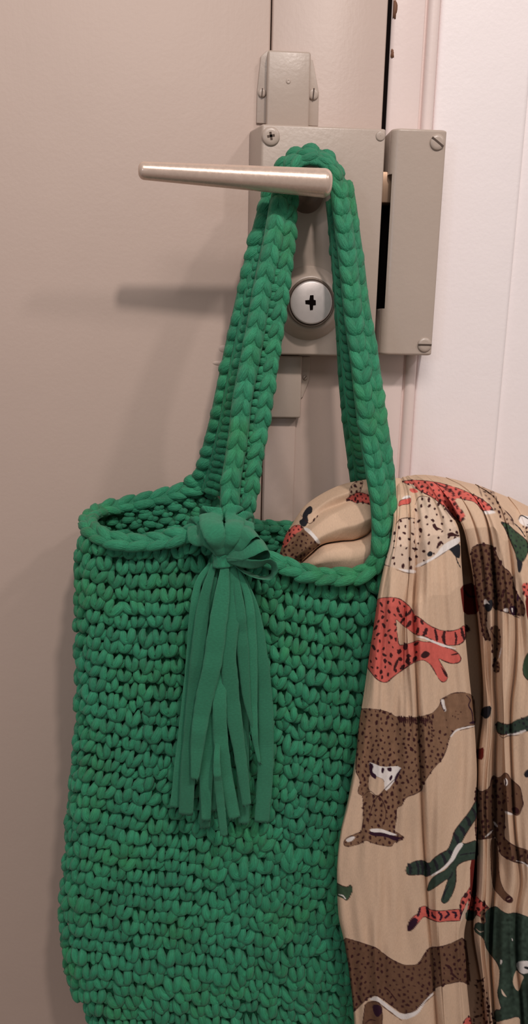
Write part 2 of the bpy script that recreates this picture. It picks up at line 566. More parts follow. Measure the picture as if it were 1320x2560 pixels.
def shell(prof, za, zb, nz, cap0, cap1):
    zs = np.linspace(za, zb, nz)
    P = np.zeros((nz, len(prof), 3)); P[:, :, :2] = prof[None]; P[:, :, 2] = zs[:, None]
    m = MB().grid(P)
    k = len(prof)
    cx, cy = prof.mean(0)
    for z, on, s in ((za, cap0, 1), (zb, cap1, -1)):
        if on:
            # softly rounded end cap
            rings = []
            for t in (0.0, 0.35, 0.7, 1.0):
                a = t * math.pi / 2
                q = prof.copy()
                q[:, 0] = cx + (prof[:, 0] - cx) * (1 - 0.0012 * (1 - math.cos(a)) / 0.012)
                q[:, 1] = np.where(prof[:, 1] < -0.001, prof[:, 1] + 0.0010 * (1 - math.cos(a)), prof[:, 1])
                rings.append(np.column_stack([q, np.full(k, z - s * 0.0012 * math.sin(a))]))
            m.grid(np.array(rings), flip=(s == 1))
            e = rings[-1]
            V = np.vstack([e, [[cx, -0.006, z - s * 0.0012]]])
            m.add(V, [], [(i, i + 1, k) if s == 1 else (i + 1, i, k) for i in range(k - 1)])
    return m


front_prof = prof[6:]            # where the mouth opens only the front wall goes on
m = MB()
for za, zb, pr, c0, c1 in ((sz0 + 0.0012, zB, prof, True, False), (zB, zA, front_prof, False, False), (zA, sz1 - 0.0012, prof, False, True)):
    s_ = shell(pr, za, zb, 14, c0, c1)
    m.add(np.concatenate(s_.v), np.concatenate(s_.q), np.concatenate(s_.t) if s_.t else ())
m.build('strike_shell', LOCKP, strike)
bm_obj('hollow_shade', bevel_box(sx0 + 0.0035, sx1 - 0.004, -0.0165, -0.0012, zB - 0.002, zA + 0.002, 0.0005, 1), DARK, strike, False)  # near-black block stands in for the shade inside the hollow box
bm_obj('mouth_shade', bevel_box(lx1 - 0.003, sx0 + 0.005, -0.0016, -0.0002, zB - 0.002, zA + 0.002, 0.0003, 1), DARK, strike, False)  # near-black sheet painted in for the shade between lock and strike box
for zz0, zz1 in ((sz0 + 0.0015, zB - 0.0003), (zA + 0.0003, sz1 - 0.0015)):
    bm_obj('side_lug', bevel_box(sx0 - 0.0010, sx0 + 0.006, -0.0145, -0.0004, zz0, zz1, 0.0005, 1), LOCKP, strike, False)
screw(strike, 1093, 356, D_ST, 18, 'slot', -0.6, LOCKP)
screw(strike, 1061, 862, D_ST, 18, 'slot', 0.0, LOCKP)

# ------------------------------------------------------------------ bolt-rod covers above and below the lock
def plate_outline(name, pts, d0, d1, mat, parent, r=0.0004):
    bm = bmesh.new()
    f = bm.faces.new([bm.verts.new((x, -d0, z)) for x, z in pts])
    ex = bmesh.ops.extrude_face_region(bm, geom=[f])
    bmesh.ops.translate(bm, verts=[v for v in ex['geom'] if isinstance(v, bmesh.types.BMVert)], vec=(0, -(d1 - d0), 0))
    bmesh.ops.recalc_face_normals(bm, faces=bm.faces)
    bmesh.ops.bevel(bm, geom=bm.edges[:], offset=r, segments=2, profile=0.5, affect='EDGES')
    return bm_obj(name, bm, mat, parent)


def xz(px, py, d):
    q = at(px, py, d); return float(q[0]), float(q[2])


cov1 = thing('rod_cover', (vx(722, 310, 0), 0, lz1), 'narrow beige painted rod cover with two screws standing above the lock', 'cover')
x0, z1 = xz(669, 124, 0.007); x1, _ = xz(778, 124, 0.007)
bm_obj('cover_box', bevel_box(x0, x1, -0.0075, -0.0008, lz1 + 0.0006, z1, 0.0015, 3), LOCKP, cov1)
plate_outline('flange', [xz(668, 126, 0.001), xz(652, 140, 0.001), xz(643, 225, 0.001), xz(641, 308, 0.001), xz(795, 316, 0.001), xz(797, 230, 0.001), xz(782, 150, 0.001)], 0.0, 0.0013, LOCKP, cov1)
screw(cov1, 655, 233, 0.0013, 10, 'slot', 1.5, LOCKP)
screw(cov1, 783, 236, 0.0013, 13, 'slot', 1.5, LOCKP)
dimple = MB().grid(lathe([(0.0016, -0.0003), (0.0014, 0.0002), (0.0009, 0.0004), (0.0001, 0.0001)], at(721, 203, 0.0075), (0, -1, 0), 20), True, True)
dimple.build('dimple', LOCKP, cov1)
cov2 = thing('rod_cover', (vx(700, 1040, 0), 0, xz(700, 1046, 0)[1]), 'narrow beige painted rod cover with one small screw hanging below the lock', 'cover')
x0, z0 = xz(655, 1044, 0.007); x1, _ = xz(751, 1044, 0.007)
bm_obj('cover_box', bevel_box(x0, x1, -0.0075, -0.0008, z0, lz0 - 0.0009, 0.0012, 3), LOCKP, cov2)
plate_outline('flange', [xz(745, 892, 0.001), xz(776, 892, 0.001), xz(773, 950, 0.001), xz(757, 992, 0.001), xz(748, 1000, 0.001)], 0.0, 0.0013, LOCKP, cov2)
screw(cov2, 762, 944, 0.0013, 6, 'slot', 0.9, LOCKP)
x0b, x1b = xz(662, 1120, 0.002)[0], xz(738, 1120, 0.002)[0]
bm_obj('rod_strip', bevel_box(x0b, x1b, -0.0012, -0.0002, Z_BOT + 0.01, z0 - 0.0004, 0.0008, 2), STILE, cov2)

# ------------------------------------------------------------------ crochet bag
def lobe_template(nr=9, ns=12):
    th = np.linspace(0, math.pi, nr)
    z = np.cos(th)
    r = np.sin(th) ** 0.75
    a = np.linspace(0, 2 * math.pi, ns, endpoint=False)
    P = [[0, 0, 1.0]]
    for k in range(1, nr - 1):
        for j in range(ns):
            P.append([r[k] * math.cos(a[j]), r[k] * math.sin(a[j]), z[k]])
    P.append([0, 0, -1.0])
    Q, T = [], []
    for k in range(nr - 3):
        for j in range(ns):
            Q.append((1 + k * ns + j, 1 + (k + 1) * ns + j, 1 + (k + 1) * ns + (j + 1) % ns, 1 + k * ns + (j + 1) % ns))
    e = len(P) - 1
    for j in range(ns):
        T.append((0, 1 + j, 1 + (j + 1) % ns))
        T.append((e, 1 + (nr - 3) * ns + (j + 1) % ns, 1 + (nr - 3) * ns + j))
    return np.array(P), np.array(Q), np.array(T)


TP, TQ, TT = lobe_template()


class Lobes:
    """Yarn lobes: each a tapering, bent, faintly stranded bead; joined into one mesh."""
    def __init__(self): self.L = []

    def add(self, c, axis, n, la, lb, ln, taper=0.15, bend=0.25):
        self.L.append((np.asarray(c, float), np.asarray(axis, float), np.asarray(n, float), la, lb, ln, taper, bend))

    def arrays(self):
        k = len(self.L)
        c = np.array([l[0] for l in self.L]); a = unit(np.array([l[1] for l in self.L])); n = np.array([l[2] for l in self.L])
        n = unit(n - a * (n * a).sum(1, keepdims=True)); b = np.cross(n, a)
        la, lb, ln, tp, bd = (np.array([l[i] for l in self.L])[:, None] for i in range(3, 8))
        x, y, z = TP[:, 0][None], TP[:, 1][None], TP[:, 2][None]
        ph = rng.uniform(0, 6.28, (k, 1))
        ang = np.arctan2(y, x)
        str_ = 1 + 0.055 * np.cos(5 * ang + ph + 1.2 * z) + 0.03 * rng.standard_normal((k, len(TP)))
        s = (1 + tp * z) * str_
        off = lambda amp: amp * rng.standard_normal((k, 1))
        X = x * lb * s + off(0.06) * lb * z
        Y = y * ln * s - bd * ln * (z ** 2)
        Z = z * la
        V = c[:, None, :] + X[..., None] * b[:, None, :] + Y[..., None] * n[:, None, :] + Z[..., None] * a[:, None, :]
        o = (np.arange(k) * len(TP))[:, None, None]
        loc = np.stack([x + np.zeros((k, 1)), y + np.zeros((k, 1)), z * (la / lb)], -1) + rng.uniform(-40, 40, (k, 1, 3))
        rnd = np.repeat(rng.uniform(0, 1, k), len(TP))
        return V.reshape(-1, 3), (TQ[None] + o).reshape(-1, 4), (TT[None] + o).reshape(-1, 3), loc.reshape(-1, 3), rnd

    def build(self, name, mat, parent, core=None):
        V, Q, T_, loc, rnd = self.arrays()
        if core is not None:                       # the inner cord the lobes sit on
            cv, cq = np.concatenate(core.v), np.concatenate(core.q)
            Q = np.concatenate([Q, cq + len(V)]); V = np.concatenate([V, cv])
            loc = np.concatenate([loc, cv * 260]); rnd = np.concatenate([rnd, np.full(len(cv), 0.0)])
        return mesh_np(name, V, [Q, T_], mat, parent, True,
                       {'loc': ('FLOAT_VECTOR', loc), 'rnd': ('FLOAT', rnd)})



def loop_template(n=17, ns=10):
    """A stitch: a short U of thick yarn whose two tips dive into the row above (local px units, path and rings)."""
    ctl = np.array([(-11.0, 18.0, -9.0), (-11.6, 12.0, -1.5), (-11.2, 4.0, 3.0), (-8.5, -6.0, 4.0), (-2.5, -13.0, 3.0), (4.0, -13.5, 3.0), (9.5, -6.0, 5.0), (11.8, 5.0, 4.0), (12.0, 14.0, -1.0), (11.2, 20.0, -9.0)], float)
    C = catmull(ctl, n)
    t = np.linspace(0, 1, n)
    r = np.interp(t, [0, .07, .2, .36, .5, .64, .8, .93, 1], [.6, 5.0, 9.6, 11.2, 9.5, 11.4, 10.2, 5.2, .6])
    tan = unit(np.gradient(C, axis=0))
    up = np.tile(np.array([0, 0, 1.0]), (n, 1))
    b = unit(np.cross(tan, up)); m = np.cross(b, tan)
    a = np.linspace(0, 2 * math.pi, ns, endpoint=False)
    return C, r, b, m, a, t


class Stitches:
    """Rows of U-shaped stitches plus the small strands between them, joined into one mesh per row."""
    def __init__(self): self.S = []; self.fill = Lobes()

    def add(self, c, ex, ez, n, g, sx=1.0, rot=0.0): self.S.append((c, ex, ez, n, g, sx, rot))

    def build(self, name, mat, parent):
        C, r, b, m, a, t = loop_template()
        n_, ns = len(C), len(a)
        k = len(self.S)
        c = np.array([s[0] for s in self.S]); n = unit(np.array([s[3] for s in self.S]))
        ez = np.array([s[2] for s in self.S]); ez = unit(ez - n * (ez * n).sum(1, keepdims=True)); ex = np.cross(ez, n) * -1
        ex *= np.sign((ex * np.array([s[1] for s in self.S])).sum(1, keepdims=True))
        g = np.array([s[4] for s in self.S])[:, None, None] * PX
        sx = np.array([s[5] for s in self.S])[:, None, None]
        rot = np.array([s[6] for s in self.S])[:, None]
        ph = rng.uniform(0, 6.28, (k, 1, 1))
        rr = r[None, :, None] * (1 + 0.05 * np.cos(4 * a[None, None, :] + ph + 3 * t[None, :, None]) + 0.035 * rng.standard_normal((k, n_, ns)))
        CC = C[None, :, :] + 1.3 * rng.standard_normal((k, 1, 3)) + 1.0 * rng.standard_normal((k, n_, 1)) * 0.4
        lop = rng.normal(0, 1.0, (k, 1)); CC = CC.copy()
        CC[:, :, 1] += 2.2 * lop * np.sign(C[None, :, 0])
        L = CC[:, :, None, :] + rr[..., None] * (np.cos(a)[None, None, :, None] * b[None, :, None, :] + np.sin(a)[None, None, :, None] * m[None, :, None, :])
        x = L[..., 0] * sx; y = L[..., 1]; z = L[..., 2]
        cr, sr = np.cos(rot)[..., None], np.sin(rot)[..., None]
        x, y = x * cr + y * sr, -x * sr + y * cr
        e = lambda q: q[:, None, None, :]
        V = e(c) + (x * g)[..., None] * e(ex) + (y * g)[..., None] * e(ez) + (z * g)[..., None] * e(n)
        i = np.arange(n_ - 1)[:, None]; j = np.arange(ns)[None]
        Q = np.stack([i * ns + j, (i + 1) * ns + j, (i + 1) * ns + (j + 1) % ns, i * ns + (j + 1) % ns], -1).reshape(-1, 4)
        Q = (Q[None] + (np.arange(k) * n_ * ns)[:, None, None]).reshape(-1, 4)
        loc = np.zeros((k, n_, ns, 3)); loc[..., 0] = np.cos(a); loc[..., 1] = np.sin(a); loc[..., 2] = t[None, :, None] * 5.5
        loc += rng.uniform(-40, 40, (k, 1, 1, 3))
        rnd = np.repeat(rng.uniform(0, 1, k), n_ * ns)
        V = V.reshape(-1, 3); loc = loc.reshape(-1, 3)
        FV, FQ, FT, FL, FR = self.fill.arrays()
        o = len(V)
        return mesh_np(name, np.vstack([V, FV]), [np.vstack([Q, FQ + o]), FT + o], mat, parent, True,
                       {'loc': ('FLOAT_VECTOR', np.vstack([loc, FL])), 'rnd': ('FLOAT', np.concatenate([rnd, FR]))})


PX = 0.000222      # metres per photo pixel at the bag
bag = thing('crochet_bag', at(650, 2660, 0.06), 'green crocheted tote bag with a long tassel hanging from the door lever', 'bag')

# left edge (px by py), top and bottom row lines (py by px) of the front
LE = np.array([(198, 1335), (191, 1400), (189, 1500), (191, 1650), (190, 1800), (183, 1900), (173, 2000), (164, 2100), (157, 2200), (154, 2300), (157, 2370), (169, 2430), (190, 2490), (224, 2550), (262, 2612), (330, 2680), (430, 2735)], float) + [9, 0]
TOPL = np.array([(150, 1338), (215, 1340), (260, 1352), (330, 1364), (430, 1356), (520, 1346), (575, 1368), (640, 1404), (700, 1428), (760, 1446), (830, 1458), (890, 1456), (950, 1432), (1010, 1440), (1180, 1450)], float)
BOTL = np.array([(150, 2716), (400, 2730), (700, 2755), (1000, 2768), (1180, 2765)], float)
NROW = 42
X_END = 1120.0
D_F, D_B = 0.083, 0.022
RND = 62.0


def front_pt(a, r):
    """a: arc length in px from the left edge, r: row coordinate 0..NROW -> px, py, d."""
    a = np.asarray(a, float); r = np.asarray(r, float)
    th = np.clip(a / RND, 0, math.pi / 2)
    e = np.where(a < RND * math.pi / 2, RND * (1 - np.cos(th)), a - RND * (math.pi / 2 - 1))
    py = 1352 + (2730 - 1352) * r / NROW
    for _ in range(4):
        xl = np.interp(py, LE[:, 1], LE[:, 0])
        x = xl + e
        t = np.interp(x, TOPL[:, 0], TOPL[:, 1]); b = np.interp(x, BOTL[:, 0], BOTL[:, 1])
        f = r / NROW
        f = f + 0.10 * f * (1 - f)          # even rows in the cloth read closer together further down
        # rows dip to the right in the upper part of the bag
        py = t + (b - t) * f + 58 * np.sin(math.pi * np.clip(f, 0, 1)) * (x - 420) / 500
    lean = 0.012 * np.clip((py - 1350) / 1300, 0, 1)
    dep = D_F - lean - RND * PX * 1.05 * (1 - np.sin(th)) + 0.004 * np.sin(np.clip((x - 150) / 900, 0, 1) * math.pi)
    dep = dep - 0.035 * np.clip((x - 960) / 200, 0, 1) ** 2
    low = np.clip((py - 2540) / 200, 0, 1)
    dep = dep - 0.022 * low ** 2
    return x, py, dep


def front_w(a, r, push=0.0):
    P = at(*front_pt(a, r))
    if push:
        P = P + push * front_n(a, r)
    return P


def front_n(a, r):
    h = 3.0
    du = at(*front_pt(np.asarray(a) + h, r)) - at(*front_pt(np.asarray(a) - h * (np.asarray(a) > h), r))
    dv = at(*front_pt(a, np.asarray(r) + 0.08)) - at(*front_pt(a, np.asarray(r) - 0.08))
    return unit(np.cross(dv, du) * -1.0) * np.sign(np.sum(np.cross(dv, du) * -1.0 * np.array([-0.3, -1, 0]), -1, keepdims=True))


fabric = bpy.data.objects.new('front_panel', None)
# core fabric under the stitches: front, then the inner face set back
aa = np.linspace(0, 912, 90); rr = np.linspace(-0.2, NROW, 90)
AA, RR = np.meshgrid(aa, rr)
Pf = front_w(AA, RR) - 0.0028 * front_n(AA, RR)
mb = MB().grid(Pf)
Pi = Pf + np.array([0, 0.0045, 0])
mb.grid(Pi, flip=True)
for sl in (np.s_[0:1, :], np.s_[-1:, :]):
    mb.grid(np.concatenate([Pf[sl], Pi[sl]], 0))
nV = sum(len(v) for v in mb.v)
core_attr = lambda m: {'loc': ('FLOAT_VECTOR', np.concatenate(m.v) * 260), 'rnd': ('FLOAT', np.full(sum(len(v) for v in m.v), 0.3))}
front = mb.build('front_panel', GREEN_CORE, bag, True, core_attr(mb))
# stitches of the front, one mesh per crocheted row
SW = 38.5
for k in range(NROW):
    L = Stitches()
    off = (k % 2) * SW * 0.5 + rng.uniform(-4, 4)
    n_st = int(900 / SW)
    a0 = off + SW * np.arange(n_st) + 8 + rng.normal(0, 2.6, n_st)
    r0 = k + 0.52 + rng.normal(0, 0.09, n_st)

    def frame(a_, r_):
        return front_w(a_, r_), unit(front_w(a_ + 4, r_) - front_w(a_, r_)), unit(front_w(a_, r_ - 0.2) - front_w(a_, r_ + 0.2)), front_n(a_, r_)
    for i in range(n_st):
        a_ = max(a0[i], 2.0)
        c, ex, ez, n = frame(a_, r0[i])
        k_ = float(np.clip(np.linalg.norm(front_w(max(a_, 70) + 6, r0[i]) - front_w(max(a_, 70) - 6, r0[i])) / 12 / PX, 0.9, 1.25))
        L.add(c + n * PX * rng.normal(0, 2.0), ex, ez, n, 1.05 * k_ * (1 + rng.normal(0, 0.075)), 0.90 + 0.07 * rng.standard_normal(), 0.12 + rng.normal(0, 0.17))
        c, ex, ez, n = frame(a_ + 17, r0[i] + 0.34 + rng.normal(0, 0.05))
        ta = 0.7 + rng.normal(0, 0.25)
        L.fill.add(c - n * PX * 2.5, ez * math.cos(ta) + ex * math.sin(ta), n, 14.5 * k_ * PX, 10 * k_ * PX, 9 * k_ * PX, 0.0, 0.3)
    L.build('stitch_row', GREEN, front)

# back panel: a plain sheet with horizontal stitches on the side one sees through the mouth
BK = np.array([(205, 1292), (260, 1272), (330, 1258), (400, 1242), (470, 1222), (530, 1226), (580, 1290), (640, 1304), (740, 1308), (850, 1322), (1000, 1335), (1120, 1345)], float)


def back_pt(x, v):
    """x: px, v: px below the back rim."""
    y = np.interp(x, BK[:, 0], BK[:, 1]) + v
    xs = np.maximum(x, np.interp(y, LE[:, 1], LE[:, 0]) + 12)
    return xs, y, D_B + 0.028 * np.clip((300 - xs) / 95, 0, 1) ** 2


XX, VV = np.meshgrid(np.linspace(205, 1080, 80), np.concatenate([np.linspace(0, 250, 26), np.linspace(300, 1390, 20)]))
Pb = at(*back_pt(XX, VV))
mb = MB().grid(Pb).grid(Pb + np.array([0, 0.004, 0]), flip=True)
for sl in (np.s_[0:1, :], np.s_[-1:, :]):
    mb.grid(np.concatenate([Pb[sl], Pb[sl] + np.array([0, 0.004, 0])], 0))
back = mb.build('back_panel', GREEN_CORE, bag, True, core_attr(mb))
for k in range(7):
    L = Lobes()
    for x in np.arange(226 + (k % 2) * 19, 960, 38):
        for (dx, dv, la, lb, ln, ta) in ((0, 0, 21, 12.5, 12, 0.0), (17, 11, 13, 10, 10, 0.6), (-12, 12, 10, 8, 9, -0.4)):
            xx = x + dx + rng.normal(0, 2); v = 14 + 24 * k + dv + rng.normal(0, 2)
            c = at(*back_pt(xx, v)); e = unit(at(*back_pt(xx + 6, v)) - at(*back_pt(xx - 2, v)))
            g = 0.9 + 0.2 * rng.random()
            ta += rng.normal(0, 0.15)
            ax = e * math.cos(ta) + np.array([0, 0, -math.sin(ta)])
            L.add(c + np.array([0, -0.002, 0]), ax, (0, -1, 0.15), la * g * PX * 0.93, lb * g * PX * 0.93, ln * g * PX * 0.9, 0, 0.3)
    L.build('stitch_row', GREEN, back)
# left side wall joining front and back
S = []
for t in np.linspace(0, 1, 40):
    f = front_w(0.5, t * NROW) - 0.003 * front_n(0.5, t * NROW)
    S.append([f, f + np.array([0.0005, 0.6 * (-D_B + 0.001 - f[1]), 0]), np.array([f[0] + 0.0035, -D_B, f[2]])])
S = np.array(S)
mb = MB().grid(S)
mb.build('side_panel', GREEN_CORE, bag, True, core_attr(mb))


def chain(name, pts, width, pitch, la, lb, ln, spread, parent, mat=None, nrm=None, side_off=0.0, lift=0.0, lobes=(0, 1), flip=1, core=True, core_w=0.75, jitter=1.0, taper=0.18, core_t=0.5):
    """Braid of paired lobes (a V per stitch) along pts (px, py, d); lengths in px."""
    L = Lobes()
    P = at(np.array([p[0] for p in pts], float), np.array([p[1] for p in pts], float), np.array([p[2] for p in pts], float))
    ln_m = np.linalg.norm(np.diff(P, axis=0), axis=1).sum()
    C = catmull(P, 400)
    s = np.linspace(0, 1, 400)
    n_st = max(2, int(round(ln_m / (pitch * PX))))
    tan = unit(np.gradient(C, axis=0))
    N = np.array([nrm if nrm is not None else (0, -1, 0.12)] * 400, float) if not callable(nrm) else nrm(s, C, tan)
    N = unit(N - tan * (N * tan).sum(1, keepdims=True))
    B = np.cross(N, tan)
    for i in range(n_st):
        u = (i + 0.5 + rng.normal(0, 0.05) * jitter) / n_st
        q = min(399, max(0, int(u * 399)))
        for w in lobes:
            sg = -1 if w == 0 else 1
            g = 1 + rng.normal(0, 0.07) * jitter
            ang = spread * sg * flip + rng.normal(0, 0.10) * jitter
            c = C[q] + B[q] * (side_off + sg * width * 0.5 * (1 + rng.normal(0, 0.06) * jitter)) * PX + N[q] * (lift + rng.normal(0, 0.8) * jitter) * PX
            ax = tan[q] * math.cos(ang) - B[q] * math.sin(ang)
            L.add(c, ax, N[q] + B[q] * 0.35 * sg * (1 if len(lobes) == 2 else 0), la * g * PX, lb * g * PX, ln * g * PX, taper * flip, 0.38)
    m = None
    if core:
        a = np.linspace(0, 2 * math.pi, 14, endpoint=False)
        qs = np.linspace(0, 399, 70).astype(int)
        w_ = (width * core_w + lb * 0.4) * PX
        G = C[qs][:, None, :] + B[qs][:, None, :] * (side_off * PX + np.cos(a)[None, :, None] * w_) + N[qs][:, None, :] * ((lift - 7) * PX + np.sin(a)[None, :, None] * w_ * core_t)
        m = MB().grid(G, True)
    return L.build(name, mat or GREEN, parent, m)


up_n = (0, -1, 0.75)
rim = chain('rim_braid', [(498, 1216, 0.025), (460, 1226, 0.024), (420, 1238, 0.023), (370, 1248, 0.023), (310, 1261, 0.024), (255, 1272, 0.034), (224, 1290, 0.052), (220, 1312, 0.070), (245, 1336, 0.084), (290, 1352, 0.0895), (340, 1356, 0.091), (400, 1350, 0.092), (450, 1340, 0.093), (500, 1324, 0.093), (560, 1310, 0.093)],
            22, 46, 33, 13, 12, 0.27, bag, nrm=up_n)
chain('rim_braid', [(560, 1318, 0.093), (605, 1352, 0.092), (650, 1388, 0.091), (700, 1409, 0.091), (760, 1428, 0.091), (825, 1441, 0.091), (885, 1438, 0.091), (930, 1418, 0.091), (953, 1384, 0.0905)],
      21, 46, 33, 13, 12, 0.27, bag, nrm=up_n)
chain('rim_braid', [(565, 1296, 0.023), (610, 1310, 0.022), (680, 1316, 0.022), (760, 1320, 0.022), (880, 1334, 0.022), (1000, 1345, 0.022)],
      17, 38, 23, 11, 10, 0.36, bag, nrm=(0, -1, 0.5))

# handles: each strap is a band of chains that goes up, over the neck of the lever and down again
def arch(s, C, tan):
    """Normals: towards the viewer on the legs, away from the neck over the top."""
    N = np.tile(np.array([0, -1.0, 0.12]), (len(s), 1))
    ctr = at(781, 470, 0.04)
    rad = C - ctr; rad[:, 1] = 0
    z_up = np.clip((C[:, 2] - at(780, 540, 0.04)[2]) / 0.022, 0, 1)[:, None]
    return N * (1 - z_up) + (unit(rad) * 0.8 + np.array([0, -0.6, 0])) * z_up


front_strap = bpy.data.objects.new('front_strap', None)
front_strap.location = at(570, 1300, 0.09); COL.objects.link(front_strap)
front_strap.parent = bag; front_strap.matrix_parent_inverse = bag.matrix_basis.inverted()
back_strap = bpy.data.objects.new('back_strap', None)
back_strap.location = at(500, 1200, 0.03); COL.objects.link(back_strap)
back_strap.parent = bag; back_strap.matrix_parent_inverse = bag.matrix_basis.inverted()
for o in (front_strap, back_strap): o.empty_display_size = 0.02
bpy.context.view_layer.update()


def sub(o, p):
    o.parent = p
    o.matrix_parent_inverse = p.matrix_world.inverted()


center = [(574, 1300, .094), (575, 1250, .093), (578, 1200, .0905), (588, 1140, .0875), (597, 1080, .0845), (604, 1010, .081), (616, 945, .0775), (630, 875, .0745), (645, 790, .0695), (660, 705, .0645), (674, 640, .061), (688, 570, .0555), (698, 510, .050), (710, 455, .045), (730, 415, .041), (757, 397, .039), (790, 396, .039), (820, 410, .040), (842, 445, .043), (851, 500, .046), (860, 570, .050), (869, 640, .054), (877, 715, .058), (884, 792, .062), (892, 850, .065), (900, 900, .068), (906, 960, .071), (914, 1030, .0745), (923, 1090, .078), (932, 1150, .081), (943, 1210, .084), (951, 1270, .087), (953, 1330, .0895), (950, 1388, .091)]
sub(chain('center_braid', center, 19, 42, 28, 12.5, 13, 0.34, None, nrm=arch, lift=4, flip=1, core_w=1.0), front_strap)
right_edge = [(606, 1318, .091), (615, 1290, .091), (622, 1262, .0905), (630, 1225, .089), (639, 1160, .086), (650, 1095, .083), (661, 1030, .080), (672, 960, .0765), (683, 890, .073), (695, 810, .069), (706, 735, .065), (715, 665, .061), (722, 600, .056), (726, 540, .051), (731, 480, .045), (745, 440, .041)]
sub(chain('edge_braid', right_edge, 16, 42, 25, 11, 12, 0.42, None, nrm=(0.35, -1, 0.1), flip=1, core_w=1.0), front_strap)
mid_l = [(0.5 * (a[0] + b[0]) + 1, 0.5 * (a[1] + b[1]), min(a[2], b[2]) - .001) for a, b in zip([(600, 1280, .09), (612, 1190, .086), (630, 1060, .08), (655, 930, .074), (675, 800, .068), (692, 690, .062), (704, 600, .055), (716, 500, .048)], [(600, 1280, .09), (612, 1190, .086), (630, 1060, .08), (650, 930, .074), (668, 800, .068), (688, 690, .062), (704, 600, .055), (714, 500, .048)])]
sub(chain('cross_bumps', mid_l, 3, 20, 16, 10, 10, 1.35, None, nrm=(0, -1, 0.1), lobes=(1,), lift=5, core_w=3.5, core_t=0.25), front_strap)
# right leg: three chains running down the band
r_right = [(862, 455, .040), (873, 520, .043), (882, 590, .047), (892, 660, .052), (900, 730, .056), (910, 795, .060), (921, 850, .0635), (929, 905, .067), (937, 965, .070), (945, 1025, .0735), (954, 1085, .077), (963, 1150, .080), (970, 1215, .083), (972, 1280, .086), (968, 1335, .088), (958, 1375, .090)]
sub(chain('edge_braid', r_right, 19, 44, 28, 11.5, 12, 0.32, None, nrm=(0.3, -1, 0.1), flip=1, core_w=1.1), front_strap)
b_left = [(832, 500, .036), (839, 570, .038), (845, 640, .040), (851, 715, .0415), (855, 790, .042), (859, 860, .042), (862, 925, .041), (868, 1000, .0395), (875, 1070, .037), (884, 1140, .034), (893, 1210, .030), (905, 1290, .025), (915, 1345, .022)]
sub(chain('edge_braid', b_left, 14, 44, 26, 10.5, 12, 0.34, None, nrm=(-0.3, -1, 0.1), flip=-1, core_w=1.1), back_strap)
b_mid = [(848, 560, .040), (858, 700, .047), (867, 800, .051), (874, 880, .053), (881, 960, .054), (890, 1040, .054), (900, 1110, .050), (909, 1180, .043), (922, 1260, .033), (938, 1340, .024)]
sub(chain('cross_bumps', b_mid, 12, 23, 16, 11, 11, 0.9, None, nrm=(0, -1, 0.1), lobes=(0, 1), lift=5, core_w=1.7, core_t=0.2), back_strap)
# left leg of the back strap: a column of fat bumps, with small ones beside it
bl = [(474, 1222, .024), (502, 1205, .027), (522, 1165, .031), (537, 1110, .035), (553, 1050, .040), (567, 985, .044), (580, 925, .046), (594, 860, .047), (609, 795, .0475), (625, 725, .047), (641, 655, .046), (656, 595, .0445), (671, 540, .0425), (680, 495, .040), (698, 440, .037), (722, 402, .034), (755, 385, .031), (790, 384, .031), (822, 398, .032), (846, 435, .034), (856, 490, .035)]
sub(chain('edge_braid', bl, 29, 40, 25, 18, 16, 0.46, None, nrm=arch, flip=1, core_w=0.8), back_strap)
bm_ = [(528, 1235, .030), (545, 1180, .034), (560, 1120, .040), (575, 1055, .045), (588, 985, .049), (600, 925, .051), (616, 850, .052), (632, 770, .051), (648, 690, .050), (664, 620, .047), (680, 550, .044)]
sub(chain('cross_bumps', bm_, 14, 22, 17, 12, 12, 1.0, None, nrm=(0, -1, 0.1), lobes=(0, 1), lift=3, core_w=1.7, core_t=0.2), back_strap)

# ------------------------------------------------------------------ tassel of knitted tape tied to the rim
tassel = bpy.data.objects.new('tassel', None)
tassel.location = at(555, 1395, 0.1); COL.objects.link(tassel); tassel.empty_display_size = 0.02
tassel.parent = bag; tassel.matrix_parent_inverse = bag.matrix_basis.inverted()
bpy.context.view_layer.update()


